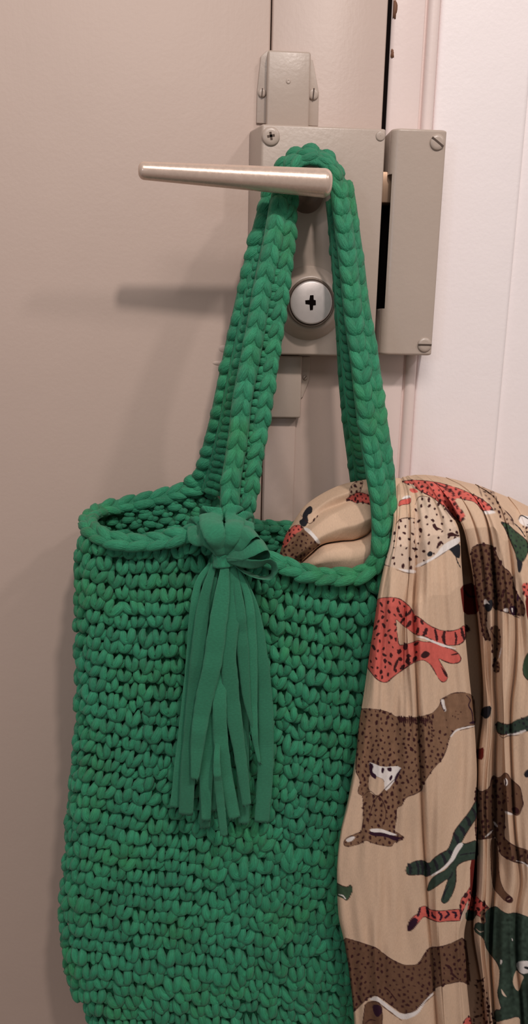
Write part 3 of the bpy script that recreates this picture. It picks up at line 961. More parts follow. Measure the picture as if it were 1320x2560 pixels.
def ribbon(name, pts, widths, nwid=None, thick=0.0007, frayed=False, cup=0.045, mat=None, n=90, m=9):
    """Flat tape along pts (px, py, d); widths in px along it; nwid: width direction(s) (defaults to across the view)."""
    P = at(*np.array(pts, float).T)
    C = catmull(P, n)
    s = np.linspace(0, 1, n)
    w = np.interp(s, np.linspace(0, 1, len(widths)), widths) * PX
    tan = unit(np.gradient(C, axis=0))
    if nwid is None:
        wd = np.cross(tan, np.array([0, -1.0, 0]))
    else:
        nwid = np.array(nwid, float)
        if nwid.ndim == 1: nwid = np.tile(nwid, (2, 1))
        wd = np.stack([np.interp(s, np.linspace(0, 1, len(nwid)), nwid[:, k]) for k in range(3)], 1)
    wd = unit(wd - tan * (wd * tan).sum(1, keepdims=True))
    nn = np.cross(wd, tan)
    nn *= np.sign((nn[:, 1:2] * -1) + 1e-9) if nwid is None else 1
    e = np.linspace(-1, 1, m)
    edge = 1 + 0.025 * np.interp(s, np.linspace(0, 1, 40), rng.standard_normal(40))[:, None]
    G = C[:, None, :] + wd[:, None, :] * (w[:, None] * 0.5 * e[None] * edge)[..., None] - nn[:, None, :] * (cup * w[:, None] * e[None] ** 2)[..., None]
    G += nn[:, None, :] * (0.0003 * np.interp(s, np.linspace(0, 1, 14), rng.standard_normal(14)))[:, None, None]
    if frayed:
        G[-1] += tan[-1] * (rng.uniform(-0.0006, 0.0014, m))[:, None]
    mb = MB()
    top = G + nn[:, None, :] * thick * 0.5 * (1 - 0.8 * e[None, :, None] ** 6)
    bot = G - nn[:, None, :] * thick * 0.5 * (1 - 0.8 * e[None, :, None] ** 6)
    ring = np.concatenate([top, bot[:, ::-1]], 1)
    mb.grid(ring, True)
    nv = ring.shape[1]
    for i, fl in ((0, 1), (n - 1, 0)):
        b0 = i * nv
        q = [(b0 + j, b0 + j + 1, b0 + nv - 2 - j, b0 + nv - 1 - j) for j in range(m - 1)]
        mb.q.append(np.array([x[::-1] if fl else x for x in q]))
    ln_ = np.linalg.norm(np.diff(C, axis=0), axis=1).sum()
    u = np.tile(np.concatenate([e, e[::-1]]), (n, 1)) * 2.0
    v = np.repeat(s[:, None], nv, 1) * ln_ * 900
    loc = np.stack([u, v, np.zeros_like(u)], -1).reshape(-1, 3)
    rv = rng.uniform(0, 1)
    if frayed:
        # loose threads at the cut end
        c0 = G[-1]
        for j in range(13):
            t = rng.uniform(0, m - 1.001); a, f = int(t), t - int(t)
            p0 = c0[a] * (1 - f) + c0[a + 1] * f
            dr = unit(tan[-1] + wd[-1] * rng.normal(0, 0.35) + nn[-1] * rng.normal(0, 0.3))
            q0 = p0 - tan[-1] * 0.0008; q1 = p0 + dr * rng.uniform(0.0008, 0.0024)
            x_ = wd[-1] * 0.00016; y_ = nn[-1] * 0.00016
            mb.add([q0 - x_, q0 + y_, q0 + x_, q0 - y_, q1], [], [(0, 1, 4), (1, 2, 4), (2, 3, 4), (3, 0, 4)])
            loc = np.vstack([loc, np.tile([[u[0, 0], v[-1, 0], 0]], (5, 1))])
    o = mb.build(name, mat or TAPE, None, True, {'loc': ('FLOAT_VECTOR', loc), 'rnd': ('FLOAT', np.full(len(loc), rv))})
    sub(o, tassel)
    return o


def T(x, y): return (400 + x / 2.357, 1260 + y / 2.357)


D0 = 0.0975
strands = [   # (points in a local sketch grid, widths, depth at middle)
    ([(330, 345), (300, 600), (270, 1000), (265, 1500), (265, 1905)], [14, 30, 34, 34, 26], 0.0),
    ([(440, 350), (470, 800), (480, 1200), (495, 1880)], [14, 30, 36, 30], 0.0),
    ([(400, 350), (390, 900), (330, 1300), (300, 1800)], [14, 30, 36, 30], 0.001),
    ([(300, 350), (222, 480), (196, 700), (180, 950), (140, 1350), (92, 1785)], [12, 24, 26, 28, 30, 30], 0.002),
    ([(455, 360), (560, 620), (600, 900), (622, 1200), (622, 1550), (600, 1872)], [12, 22, 34, 40, 42, 40], 0.003),
    ([(440, 360), (520, 560), (540, 850), (545, 1150), (560, 1380), (585, 1520)], [12, 22, 28, 28, 20, 8], 0.006),
    ([(400, 350), (385, 800), (345, 1150), (278, 1500), (272, 1860)], [14, 30, 40, 38, 24], 0.005),
    ([(320, 350), (262, 560), (228, 850), (200, 1150), (170, 1500), (152, 1830)], [14, 34, 36, 36, 38, 38], 0.007),
    ([(385, 700), (352, 1150), (370, 1500), (438, 1850)], [20, 34, 38, 32], 0.007),
    ([(340, 1400), (335, 1550), (352, 1720), (377, 1950)], [14, 20, 22, 20], 0.010),
    ([(430, 350), (470, 600), (488, 850), (512, 1150), (548, 1330)], [12, 24, 30, 22, 6], 0.0085),
    ([(420, 350), (430, 650), (405, 880), (430, 1200), (475, 1500), (512, 1775)], [14, 34, 38, 38, 30, 24], 0.0095),
    ([(385, 345), (368, 520), (340, 720), (308, 950), (262, 1150), (225, 1380), (205, 1620)], [18, 40, 45, 46, 42, 34, 20], 0.012),
]
for pts, wid, dz in strands:
    n_ = len(pts)
    q = []
    for i, (x, y) in enumerate(pts):
        px, py = T(x, y)
        t = i / (n_ - 1)
        q.append((px, py, D0 + dz * min(1, 0.4 + t) + 0.004 * math.sin(math.pi * min(1, t * 1.6)) - 0.006 * t))
    ribbon('strand', q, wid, frayed=True)

# the bow: tapes folded over the rim, pinched in the knot, and open loops to its right
KX, KY = 560, 1393
for (tx, ty, wt, dz, bx) in ((494, 1320, 46, 0.000, -22), (612, 1306, 44, 0.001, 16), (588, 1292, 46, 0.0035, 7), (528, 1290, 54, 0.0045, -8)):
    pts = [(tx + (tx - KX) * 0.05, ty + 34, 0.083), (tx + (tx - KX) * 0.08, ty + 2, 0.0885), (tx, ty - 6, 0.0955 + dz * 0.5), (tx - (tx - KX) * 0.1 + bx * 0.3, ty + 22, 0.1045 + dz), (KX + (tx - KX) * 0.55 + bx * 0.3, KY - 46, 0.1075 + dz), (KX + (tx - KX) * 0.30, KY - 20, 0.1055 + dz * 0.6), (KX + (tx - KX) * 0.14, KY + 2, 0.1025)]
    ribbon('bow_fold', pts, [wt * 0.8, wt * 0.95, wt, wt, wt * 0.95, wt * 0.62, 20], cup=0.10, n=120)
for (pts, wid, wd) in (
        ([(566, 1394, .103), (590, 1366, .109), (614, 1334, .111), (632, 1326, .108), (640, 1344, .103), (624, 1368, .101), (572, 1396, .100)], [16, 34, 42, 44, 40, 30, 14], [(0.75, -0.45, -0.55), (0.7, -0.5, -0.5), (0.5, -0.8, -0.4), (0.3, -1, -0.2), (0.3, -1, 0)]),
        ([(568, 1397, .104), (604, 1384, .111), (640, 1366, .113), (662, 1360, .109), (668, 1380, .103), (640, 1396, .101), (572, 1402, .100)], [16, 30, 40, 42, 38, 28, 14], [(0.35, -0.5, -0.8), (0.35, -0.6, -0.75), (0.3, -0.9, -0.4), (0.2, -1, -0.2), (0.1, -1, 0)]),
        ([(568, 1400, .104), (606, 1406, .110), (646, 1408, .1125), (672, 1404, .111), (684, 1420, .108), (676, 1440, .105), (652, 1446, .104), (618, 1432, .103), (574, 1404, .101)], [16, 26, 34, 36, 38, 38, 34, 26, 14], [(0.05, -0.45, 0.9), (0.05, -0.5, 0.85), (0.1, -0.8, 0.6), (0.2, -1, 0.25), (0.1, -1, -0.1), (0, -1, 0.1)]),
):
    ribbon('bow_loop', pts, wid, wd, cup=0.03, n=120)
# the tight binding in the middle
kp = at(KX, KY + 4, 0.1005)
a = np.linspace(0, 2 * math.pi, 28, endpoint=False)
G = []
for t in np.linspace(-1, 1, 15):
    r = 0.0056 * (1 + 0.22 * t * t) * (1 - abs(t) ** 10) + 0.0002
    G.append(kp + np.stack([np.cos(a) * r * (1 + 0.06 * np.cos(9 * a + t)), -np.sin(a) * r * 0.7 * (1 + 0.06 * np.cos(11 * a)), np.full(28, -t * 0.0048) + np.cos(a) * 0.0006], 1))
mb = MB().grid(np.array(G), True)
sub(mb.build('knot', TAPE, None, True, core_attr(mb)), tassel)

# ------------------------------------------------------------------ printed scarf
# The print: flat inks on cloth, drawn once in the cloth's own sheet coordinates.
SX0, SY0, SC = 680, 1150, 2.0
NW, NH = int(740 * SC), int(1500 * SC)
INK = {k: np.array(lin(*v)[:3]) for k, v in dict(
    cloth=(214, 184, 158), tan=(190, 160, 136), pale=(216, 192, 172), brown=(136, 104, 82), umber=(112, 82, 64), red=(213, 104, 94), green=(56, 72, 62),
    moss=(62, 82, 62), night=(40, 40, 46), ink=(62, 32, 34), plum=(52, 26, 44), white=(236, 228, 224), deep=(108, 34, 28)).items()}
sheet = np.tile(INK['cloth'], (NH, NW, 1)).astype(np.float32)
prng = np.random.default_rng(21)


def poly_mask(pts):
    """Even-odd mask of a polygon in sheet units, with its pixel window."""
    p = (np.array(pts, float) - [SX0, SY0]) * SC
    x0, y0 = np.maximum(np.floor(p.min(0)).astype(int) - 1, 0)
    x1, y1 = np.minimum(np.ceil(p.max(0)).astype(int) + 2, [NW, NH])
    if x1 <= x0 or y1 <= y0:
        return None, None
    X = np.arange(x0, x1)[None, :] + 0.5; Y = np.arange(y0, y1)[:, None] + 0.5
    m = np.zeros((y1 - y0, x1 - x0), bool)
    for (ax, ay), (bx, by) in zip(p, np.roll(p, -1, 0)):
        if ay == by: continue
        c = ((ay > Y) != (by > Y)) & (X < (bx - ax) * (Y - ay) / (by - ay) + ax)
        m ^= c
    return m, (slice(y0, y1), slice(x0, x1))


def smooth_poly(pts, k=2):
    """Corner-cutting so that outlines read as drawn with a brush."""
    p = np.array(pts, float)
    for _ in range(k):
        q = np.roll(p, -1, 0)
        p = np.stack([0.78 * p + 0.22 * q, 0.22 * p + 0.78 * q], 1).reshape(-1, 2)
    return p


def fill(pts, ink, sm=1, mottled=0.0):
    m, w = poly_mask(smooth_poly(pts, sm) if sm else pts)
    if m is None: return
    c = INK[ink]
    sheet[w][m] = c
    if mottled:
        h, v = m.shape
        gy, gx = h // 12 + 3, v // 12 + 3
        g = prng.normal(0, 1, (gy, gx))
        yy = np.linspace(0, gy - 1.01, h); xx = np.linspace(0, gx - 1.01, v)
        yi, xi = yy.astype(int), xx.astype(int); fy, fx = (yy - yi)[:, None], (xx - xi)[None]
        n = (g[yi][:, xi] * (1 - fy) * (1 - fx) + g[yi + 1][:, xi] * fy * (1 - fx) + g[yi][:, xi + 1] * (1 - fy) * fx + g[yi + 1][:, xi + 1] * fy * fx)
        sheet[w][m] = (c * (1 + mottled * n[..., None]))[m].clip(0.003, 1)


def stroke(pts, width, ink):
    p = catmull(np.array(pts, float), max(8, int(np.linalg.norm(np.diff(np.array(pts, float), axis=0), axis=1).sum() / 1.0)))
    t = unit(np.gradient(p, axis=0)); nn = np.stack([-t[:, 1], t[:, 0]], 1)
    s = np.linspace(0, 1, len(p))
    w = width * 0.5 * (0.55 + 0.45 * np.sin(math.pi * s)) * (1 + 0.22 * np.interp(s, np.linspace(0, 1, 16), prng.normal(0, 1, 16)))
    fill(np.vstack([p + nn * w[:, None], (p - nn * w[:, None])[::-1]]), ink, 0)


def outline(pts, width, ink='ink', gap=0.12):
    p = smooth_poly(pts, 1); p = np.vstack([p, p[:1]])
    s = np.concatenate([[0], np.cumsum(np.linalg.norm(np.diff(p, axis=0), axis=1))])
    a = 0.0
    while a < s[-1]:
        b = min(s[-1], a + prng.uniform(26, 70))
        u = np.linspace(a, b, max(3, int((b - a) / 3)))
        stroke(np.stack([np.interp(u, s, p[:, 0]), np.interp(u, s, p[:, 1])], 1), width * prng.uniform(0.6, 1.2), ink)
        a = b + (prng.uniform(2, 8) if prng.random() < gap * 2 else -2)


def spots(pts, pitch, size, ink='ink', elong=1.35, avoid=(), margin=1.5, ang=1.57):
    p = np.array(pts, float)
    m, w = poly_mask(smooth_poly(pts, 1))
    if m is None: return
    oy, ox = w[0].start, w[1].start
    av = [poly_mask(q) for q in avoid]
    got = []
    x0, y0 = p.min(0); x1, y1 = p.max(0)
    for _ in range(int((x1 - x0) * (y1 - y0) / pitch ** 2 * 14)):
        x, y = prng.uniform(x0, x1), prng.uniform(y0, y1)
        i, j = int((y - SY0) * SC) - oy, int((x - SX0) * SC) - ox
        if not (0 <= i < m.shape[0] and 0 <= j < m.shape[1]) or not m[i, j]: continue
        if any(a is not None and 0 <= i + oy - b[0].start < a.shape[0] and 0 <= j + ox - b[1].start < a.shape[1] and a[i + oy - b[0].start, j + ox - b[1].start] for a, b in av): continue
        if any((x - gx) ** 2 + (y - gy) ** 2 < pitch ** 2 for gx, gy in got): continue
        got.append((x, y))
    for x, y in got:
        r = size * prng.uniform(0.55, 1.15); e = elong * prng.uniform(0.75, 1.35); t = ang + prng.normal(0, 0.5)
        a = np.linspace(0, 2 * math.pi, 14, endpoint=False)
        k = 1 + 0.16 * prng.normal(0, 1, 14)
        u, v = np.cos(a) * r * e * k, np.sin(a) * r * k
        fill(np.stack([x + u * math.cos(t) - v * math.sin(t), y + u * math.sin(t) + v * math.cos(t)], 1), ink, 1)


def beast(pts, ink, pitch=10, size=2.6, line=2.2, avoid=(), elong=1.35, mottled=0.05, spot_ink='ink'):
    fill(pts, ink, 1, mottled)
    if pitch: spots(pts, pitch, size, spot_ink, elong, avoid)
    outline(pts, line)


# inside the bag's mouth
P = [(688, 1390), (700, 1355), (720, 1330), (735, 1313), (750, 1312), (765, 1325), (802, 1358), (790, 1370), (770, 1385), (752, 1404), (735, 1402), (712, 1400)]
fill(P, 'brown', 1, 0.05); fill([(735, 1313), (750, 1312), (757, 1325), (736, 1336), (718, 1362), (708, 1372), (706, 1350), (720, 1330)], 'red', 1, 0.05)
spots(P, 9.5, 2.8); outline(P, 2)
fill([(757, 1321), (770, 1319), (790, 1340), (803, 1358), (795, 1361), (780, 1341)], 'white')
fill([(776, 1264), (782, 1270), (780, 1283), (768, 1288), (772, 1305), (762, 1319), (750, 1312), (748, 1302), (757, 1297), (756, 1287), (765, 1272)], 'night')
for q in ([(782, 1300), (788, 1293), (787, 1303), (783, 1305)], [(791, 1291), (796, 1287), (794, 1295)]): fill(q, 'ink')
stroke([(752, 1287), (768, 1305), (778, 1308), (795, 1290)], 1.4, 'ink')
P = [(872, 1240), (876, 1216), (890, 1204), (908, 1200), (906, 1216), (900, 1232), (886, 1240)]
beast(P, 'tan', 9, 3, 1.6)
P = [(862, 1250), (880, 1238), (895, 1231), (905, 1232), (925, 1238), (945, 1262), (940, 1268), (925, 1262), (905, 1255), (890, 1258), (880, 1252)]
beast(P, 'red', 9, 3.2, 1.8)
# top of the drape
P = [(996, 1263), (999, 1252), (1014, 1247), (1027, 1244), (1028, 1255), (1022, 1261), (1005, 1262), (998, 1267)]
fill(P, 'red'); fill([(1004, 1247), (1012, 1240), (1025, 1238), (1027, 1245), (1010, 1249)], 'white'); outline(P, 1.4)
RED1 = [(1004, 1204), (1020, 1201), (1040, 1200), (1065, 1202), (1095, 1206), (1120, 1213), (1150, 1222), (1175, 1233), (1200, 1245), (1216, 1256), (1229, 1268), (1234, 1278), (1220, 1279), (1205, 1277), (1195, 1262), (1182, 1253), (1165, 1250), (1150, 1246), (1140, 1246), (1137, 1252), (1143, 1262), (1155, 1277), (1163, 1288), (1158, 1300), (1149, 1307), (1142, 1298), (1130, 1287), (1118, 1270), (1105, 1262), (1090, 1250), (1075, 1240), (1055, 1230), (1035, 1218), (1020, 1211)]
beast(RED1, 'red', 11, 3.3, 2.2)
stroke([(1085, 1206), (1105, 1216), (1125, 1226), (1140, 1240), (1132, 1234), (1110, 1222)], 4, 'ink')
stroke([(1113, 1268), (1125, 1285), (1138, 1300)], 5, 'ink')
fill([(1022, 1222), (1036, 1221), (1047, 1229), (1040, 1233), (1028, 1231)], 'red'); fill([(1022, 1209), (1034, 1212), (1040, 1220), (1030, 1219)], 'pale')
fill([(1207, 1278), (1233, 1276), (1241, 1282), (1222, 1286), (1210, 1286)], 'white')
WL = [(1040, 1296), (1015, 1295), (1000, 1300), (990, 1312), (980, 1340), (965, 1380), (955, 1412), (975, 1416), (1000, 1425), (1020, 1432), (1040, 1433)]
fill(WL, 'pale', 1, 0.02); spots(WL, 14.5, 3.5); fill([(992, 1421), (1010, 1424), (1040, 1425), (1040, 1434), (1015, 1431)], 'white')
stroke([(990, 1311), (1000, 1299), (1018, 1295), (1040, 1297)], 2.2, 'ink'); stroke([(956, 1411), (974, 1416)], 2, 'ink'); stroke([(990, 1424), (1015, 1432), (1040, 1434)], 1.8, 'ink')
WR = [(1038, 1262), (1045, 1245), (1055, 1241), (1075, 1243), (1095, 1255), (1115, 1275), (1130, 1295), (1142, 1318), (1149, 1338), (1150, 1345), (1125, 1356), (1105, 1366), (1088, 1390), (1070, 1402), (1038, 1416)]
fill(WR, 'pale', 1, 0.02); spots(WR, 15, 3.6)
fill([(1150, 1341), (1151, 1356), (1120, 1375), (1087, 1397), (1055, 1415), (1038, 1420), (1040, 1412), (1070, 1400), (1090, 1388), (1105, 1365), (1125, 1352)], 'white')
stroke([(1038, 1262), (1046, 1244), (1060, 1241), (1076, 1244)], 1.6, 'ink'); stroke([(1151, 1357), (1120, 1376), (1087, 1398)], 1.6, 'ink'); stroke([(1052, 1416), (1068, 1408)], 1.6, 'ink')
fill([(1067, 1385), (1075, 1377), (1083, 1382), (1080, 1391), (1070, 1392)], 'night')
for q in ([(1080, 1312), (1088, 1308), (1092, 1318), (1100, 1321), (1108, 1326), (1098, 1324), (1092, 1328), (1086, 1322)], [(1118, 1334), (1130, 1330), (1138, 1335), (1150, 1338), (1148, 1342), (1132, 1341), (1120, 1342)], [(1092, 1362), (1100, 1352), (1108, 1354), (1098, 1368)]): fill(q, 'ink')
fill([(1121, 1374), (1135, 1366), (1151, 1357), (1151, 1396), (1142, 1395), (1135, 1388), (1128, 1378)], 'night'); stroke([(1140, 1392), (1144, 1405), (1152, 1420)], 3, 'night')
P = [(1200, 1213), (1230, 1223), (1245, 1255), (1266, 1280), (1282, 1300), (1284, 1314), (1265, 1308), (1250, 1295), (1235, 1270), (1213, 1245)]
fill(P, 'tan', 1, 0.04); spots(P, 11, 3.0)
for q in ([(1193, 1208), (1200, 1225)], [(1199, 1222), (1205, 1242)], [(1205, 1217), (1232, 1222)], [(1228, 1215), (1236, 1235)], [(1208, 1228), (1216, 1232)], [(1218, 1230), (1227, 1236)], [(1240, 1240), (1243, 1258)], [(1262, 1275), (1280, 1296), (1284, 1314)]): stroke(q, 2.6, 'ink')
P = [(1250, 1303), (1270, 1309), (1285, 1325), (1305, 1340), (1320, 1355), (1322, 1375), (1315, 1395), (1306, 1406), (1300, 1411), (1292, 1400), (1288, 1380), (1275, 1350), (1262, 1320)]
beast(P, 'moss', 10, 2.3, 2, spot_ink='night'); fill([(1292, 1396), (1308, 1405), (1303, 1430), (1296, 1433), (1293, 1412)], 'night')
fill([(1297, 1295), (1305, 1288), (1325, 1292), (1325, 1322), (1305, 1312), (1298, 1305)], 'white'); stroke([(1296, 1300), (1304, 1289), (1325, 1300)], 3, 'night'); stroke([(1285, 1308), (1300, 1322), (1312, 1340)], 3, 'night')
spots([(1303, 1312), (1325, 1310), (1325, 1345), (1312, 1345)], 7, 2.2)
fill([(1303, 1458), (1330, 1458), (1330, 1505), (1310, 1490)], 'red'); spots([(1303, 1458), (1330, 1458), (1330, 1505), (1310, 1490)], 10, 3)
fill([(1312, 1490), (1330, 1500), (1330, 1560), (1318, 1550)], 'deep')
BR = [(1178, 1370), (1195, 1362), (1215, 1360), (1236, 1367), (1243, 1390), (1258, 1418), (1275, 1430), (1283, 1450), (1286, 1470), (1296, 1490), (1311, 1510), (1314, 1536), (1300, 1541), (1285, 1538), (1262, 1530), (1238, 1523), (1233, 1519), (1230, 1500), (1226, 1520), (1218, 1532), (1214, 1560), (1222, 1588), (1227, 1602), (1211, 1599), (1203, 1560), (1197, 1520), (1190, 1480), (1186, 1440), (1180, 1400)]
beast(BR, 'umber', 10.5, 3.9, 2.4)
fill([(1226, 1568), (1243, 1562), (1251, 1580), (1253, 1610), (1248, 1642), (1240, 1656), (1234, 1645), (1227, 1605)], 'brown'); spots([(1226, 1568), (1243, 1562), (1251, 1580), (1253, 1610), (1248, 1642), (1240, 1656), (1234, 1645), (1227, 1605)], 13, 3.6); stroke([(1225, 1572), (1236, 1590), (1250, 1604)], 2, 'ink')
fill([(1233, 1652), (1249, 1652), (1251, 1680), (1238, 1684), (1232, 1666)], 'brown'); spots([(1233, 1652), (1249, 1652), (1251, 1680), (1238, 1684), (1232, 1666)], 9, 3); stroke([(1248, 1645), (1254, 1620)], 3.5, 'white')
fill([(1212, 1512), (1225, 1499), (1232, 1500), (1231, 1524), (1220, 1532), (1212, 1520)], 'night'); fill([(1210, 1500), (1215, 1497), (1220, 1505), (1225, 1512), (1218, 1508), (1210, 1513)], 'white')
fill([(1258, 1523), (1271, 1520), (1271, 1531), (1260, 1529)], 'white'); fill([(1272, 1516), (1290, 1514), (1292, 1538), (1282, 1540), (1276, 1530)], 'plum'); fill([(1278, 1520), (1283, 1520), (1282, 1535)], 'white'); fill([(1294, 1482), (1298, 1490), (1296, 1505), (1291, 1500)], 'plum')
stroke([(1284, 1540), (1300, 1545)], 2, 'ink')
fill([(1150, 1465), (1187, 1455), (1193, 1500), (1198, 1535), (1160, 1538), (1154, 1500)], 'deep'); stroke([(1158, 1470), (1172, 1490), (1190, 1492)], 6, 'ink')
fill([(1163, 1560), (1172, 1565), (1176, 1576), (1166, 1584)], 'ink')
# red one half way down
RED2 = [(939, 1502), (950, 1495), (980, 1493), (1000, 1497), (1015, 1508), (1028, 1520), (1036, 1538), (1050, 1545), (1065, 1558), (1085, 1570), (1105, 1577), (1130, 1578), (1150, 1572), (1161, 1562), (1164, 1575), (1164, 1595), (1158, 1606), (1145, 1613), (1125, 1614), (1105, 1612), (1090, 1605), (1075, 1597), (1060, 1590), (1040, 1588), (1020, 1573), (1003, 1560), (989, 1546), (991, 1562), (994, 1590), (997, 1613), (1010, 1613), (1035, 1605), (1045, 1601), (1060, 1605), (1080, 1605), (1105, 1615), (1135, 1625), (1148, 1635), (1154, 1648), (1148, 1657), (1130, 1660), (1110, 1653), (1095, 1645), (1103, 1660), (1115, 1680), (1121, 1692), (1115, 1704), (1105, 1706), (1095, 1695), (1085, 1675), (1075, 1660), (1060, 1650), (1045, 1652), (1025, 1662), (1000, 1680), (980, 1695), (970, 1705), (960, 1707), (945, 1701), (930, 1685), (918, 1668), (914, 1650), (921, 1610), (928, 1570), (935, 1530)]
fill(RED2, 'red', 1, 0.04)
spots([(937, 1502), (980, 1495), (1010, 1510), (1020, 1535), (990, 1545), (993, 1610), (985, 1640), (968, 1700), (945, 1698), (918, 1660), (922, 1610)], 13.5, 3.5, elong=1.7)
spots([(985, 1640), (1000, 1618), (1040, 1608), (1060, 1612), (1040, 1650), (1000, 1675), (980, 1690)], 17, 5.0, elong=1.4, ang=-0.6)
outline(RED2, 2.4)
for (a, b, c_, w) in (((1029, 1522), (1024, 1532), (1013, 1541), 7), ((1012, 1545), (1006, 1552), (1002, 1558), 6), ((1027, 1552), (1022, 1562), (1016, 1568), 9), ((1037, 1540), (1039, 1548), (1036, 1556), 7), ((1046, 1569), (1044, 1578), (1041, 1586), 8), ((1052, 1550), (1056, 1558), (1058, 1562), 6), ((1067, 1570), (1064, 1580), (1058, 1590), 10), ((1087, 1573), (1091, 1588), (1093, 1604), 7), ((1112, 1578), (1109, 1594), (1113, 1612), 9), ((1138, 1580), (1141, 1596), (1139, 1612), 6), ((1154, 1570), (1157, 1586), (1162, 1600), 8)): stroke([a, b, c_], w, 'ink')
stroke([(1041, 1592), (1060, 1595), (1090, 1607), (1115, 1616), (1140, 1622)], 5.5, 'white')
for q in ([(1050, 1640), (1062, 1626), (1075, 1632), (1074, 1640), (1060, 1648)], [(1012, 1655), (1020, 1640), (1027, 1650), (1018, 1660)], [(1126, 1637), (1145, 1632), (1146, 1636), (1130, 1639)], [(1100, 1662), (1118, 1685), (1121, 1695), (1112, 1690)], [(990, 1652), (998, 1645), (995, 1660), (985, 1680), (983, 1670)]): fill(q, 'ink')
# brown one with its head turned back
BEL_W = [(922, 1905), (935, 1909), (955, 1918), (1006, 1915), (995, 1940), (968, 1979), (958, 1970), (962, 1950), (945, 1942), (925, 1936)]
BEL_C = [(922, 1936), (945, 1943), (960, 1950), (962, 1974), (942, 1991), (922, 1979)]
BRN = [(896, 1772), (930, 1772), (965, 1778), (980, 1785), (990, 1793), (1020, 1794), (1045, 1793), (1060, 1790), (1080, 1784), (1090, 1775), (1100, 1762), (1103, 1748), (1115, 1742), (1130, 1733), (1160, 1731), (1176, 1735), (1184, 1745), (1188, 1770), (1190, 1812), (1170, 1815), (1145, 1822), (1130, 1832), (1122, 1850), (1118, 1870), (1105, 1900), (1085, 1920), (1070, 1942), (1058, 1960), (1055, 1975), (1040, 1985), (1018, 1992), (1010, 2002), (1005, 2015), (992, 2018), (990, 2060), (985, 2078), (1000, 2085), (1008, 2095), (1000, 2102), (985, 2106), (980, 2117), (960, 2115), (930, 2108), (915, 2100), (900, 2110), (875, 2117), (860, 2115), (860, 2102), (870, 2092), (890, 2085), (905, 2078), (908, 2050), (908, 1990), (896, 1985), (895, 1972), (902, 1960), (898, 1945), (890, 1930), (890, 1900), (893, 1850)]
HEAD = [(1082, 1775), (1100, 1745), (1130, 1730), (1195, 1730), (1195, 1815), (1140, 1825), (1100, 1830), (1085, 1815)]
fill(BRN, 'brown', 1, 0.06); spots(BRN, 11, 3.1, avoid=(HEAD, BEL_W, BEL_C), elong=1.45)
fill(BEL_W, 'white'); fill(BEL_C, 'cloth'); outline(BRN, 2.3)
stroke([(908, 1990), (925, 1978), (945, 1991), (960, 1975), (995, 1940)], 2, 'ink'); stroke([(921, 2060), (930, 2020), (945, 1992), (960, 2010), (965, 2040), (955, 2068)], 2, 'ink')
for q in ([(922, 1905), (935, 1913), (930, 1930), (942, 1938), (940, 1950), (925, 1938)], [(955, 1918), (962, 1922), (958, 1935), (953, 1930)], [(967, 1920), (980, 1918), (979, 1930), (970, 1928)], [(1006, 1916), (995, 1945), (985, 1958), (988, 1940)], [(972, 1946), (980, 1936), (982, 1944), (976, 1954)], [(918, 2080), (960, 2080), (990, 2092), (1006, 2094), (990, 2104), (965, 2092), (930, 2090)]): fill(q, 'plum')
for q in ([(864, 2099), (880, 2091), (890, 2092), (880, 2103), (868, 2106)], [(922, 2073), (950, 2071), (975, 2080), (996, 2088), (980, 2089), (955, 2081), (930, 2081)]): fill(q, 'white')
stroke([(1188, 1815), (1165, 1819), (1142, 1826), (1127, 1842)], 4, 'white'); stroke([(1188, 1817), (1150, 1826)], 1.6, 'ink')
fill([(1102, 1749), (1110, 1747), (1113, 1765), (1117, 1776), (1112, 1781), (1105, 1765)], 'white'); stroke([(1101, 1750), (1106, 1768), (1112, 1780)], 2.4, 'plum'); stroke([(1100, 1749), (1120, 1744)], 2, 'ink')
stroke([(1166, 1738), (1176, 1750), (1172, 1764), (1180, 1780), (1183, 1806)], 3, 'plum'); fill([(1170, 1809), (1186, 1800), (1188, 1811)], 'plum')
for x, y in ((1140, 1778), (1146, 1786), (1138, 1792), (1152, 1780), (1132, 1790), (1145, 1797), (1116, 1800), (1118, 1818), (1112, 1775)): fill([(x - 2, y), (x, y - 2), (x + 2, y), (x, y + 3)], 'ink')
for x in range(998, 1078, 5): stroke([(x, 1792 + 3 * math.sin(x)), (x + 2, 1800), (x + 1, 1806 + prng.uniform(0, 6))], prng.uniform(3, 6), 'ink')
for y in range(1800, 1850, 8): stroke([(1079, y), (1081, y + 6)], 4, 'ink')
# right-hand folds
P = [(1188, 1965), (1200, 1982), (1225, 1970), (1228, 1950), (1232, 1938), (1245, 1945), (1255, 1940), (1262, 1932), (1270, 1935), (1277, 1948), (1290, 1958), (1302, 1970), (1305, 1990), (1306, 2000), (1309, 2010), (1303, 2025), (1300, 2035), (1293, 2040), (1275, 2030), (1262, 2027), (1262, 2060), (1260, 2095), (1275, 2108), (1292, 2118), (1330, 2128), (1330, 2162), (1300, 2158), (1285, 2155), (1265, 2145), (1250, 2135), (1247, 2115), (1240, 2090), (1230, 2095), (1215, 2097), (1200, 2099), (1188, 2098)]
beast(P, 'umber', 12, 3.6, 2.4, avoid=([(1258, 1930), (1310, 1930), (1310, 2045), (1262, 2045)],))
fill([(1259, 1950), (1264, 1944), (1270, 1952), (1269, 1963), (1262, 1966)], 'white'); stroke([(1262, 1946), (1265, 1956), (1263, 1966)], 3, 'plum')
fill([(1277, 2021), (1290, 2017), (1299, 2025), (1297, 2036), (1285, 2034)], 'ink'); fill([(1262, 2027), (1285, 2035), (1280, 2039), (1263, 2034)], 'white')
for x, y in ((1265, 1980), (1263, 1990), (1270, 1995), (1280, 1990), (1292, 1985), (1270, 2003)): fill([(x - 2, y), (x, y - 3), (x + 2, y), (x, y + 3)], 'ink')
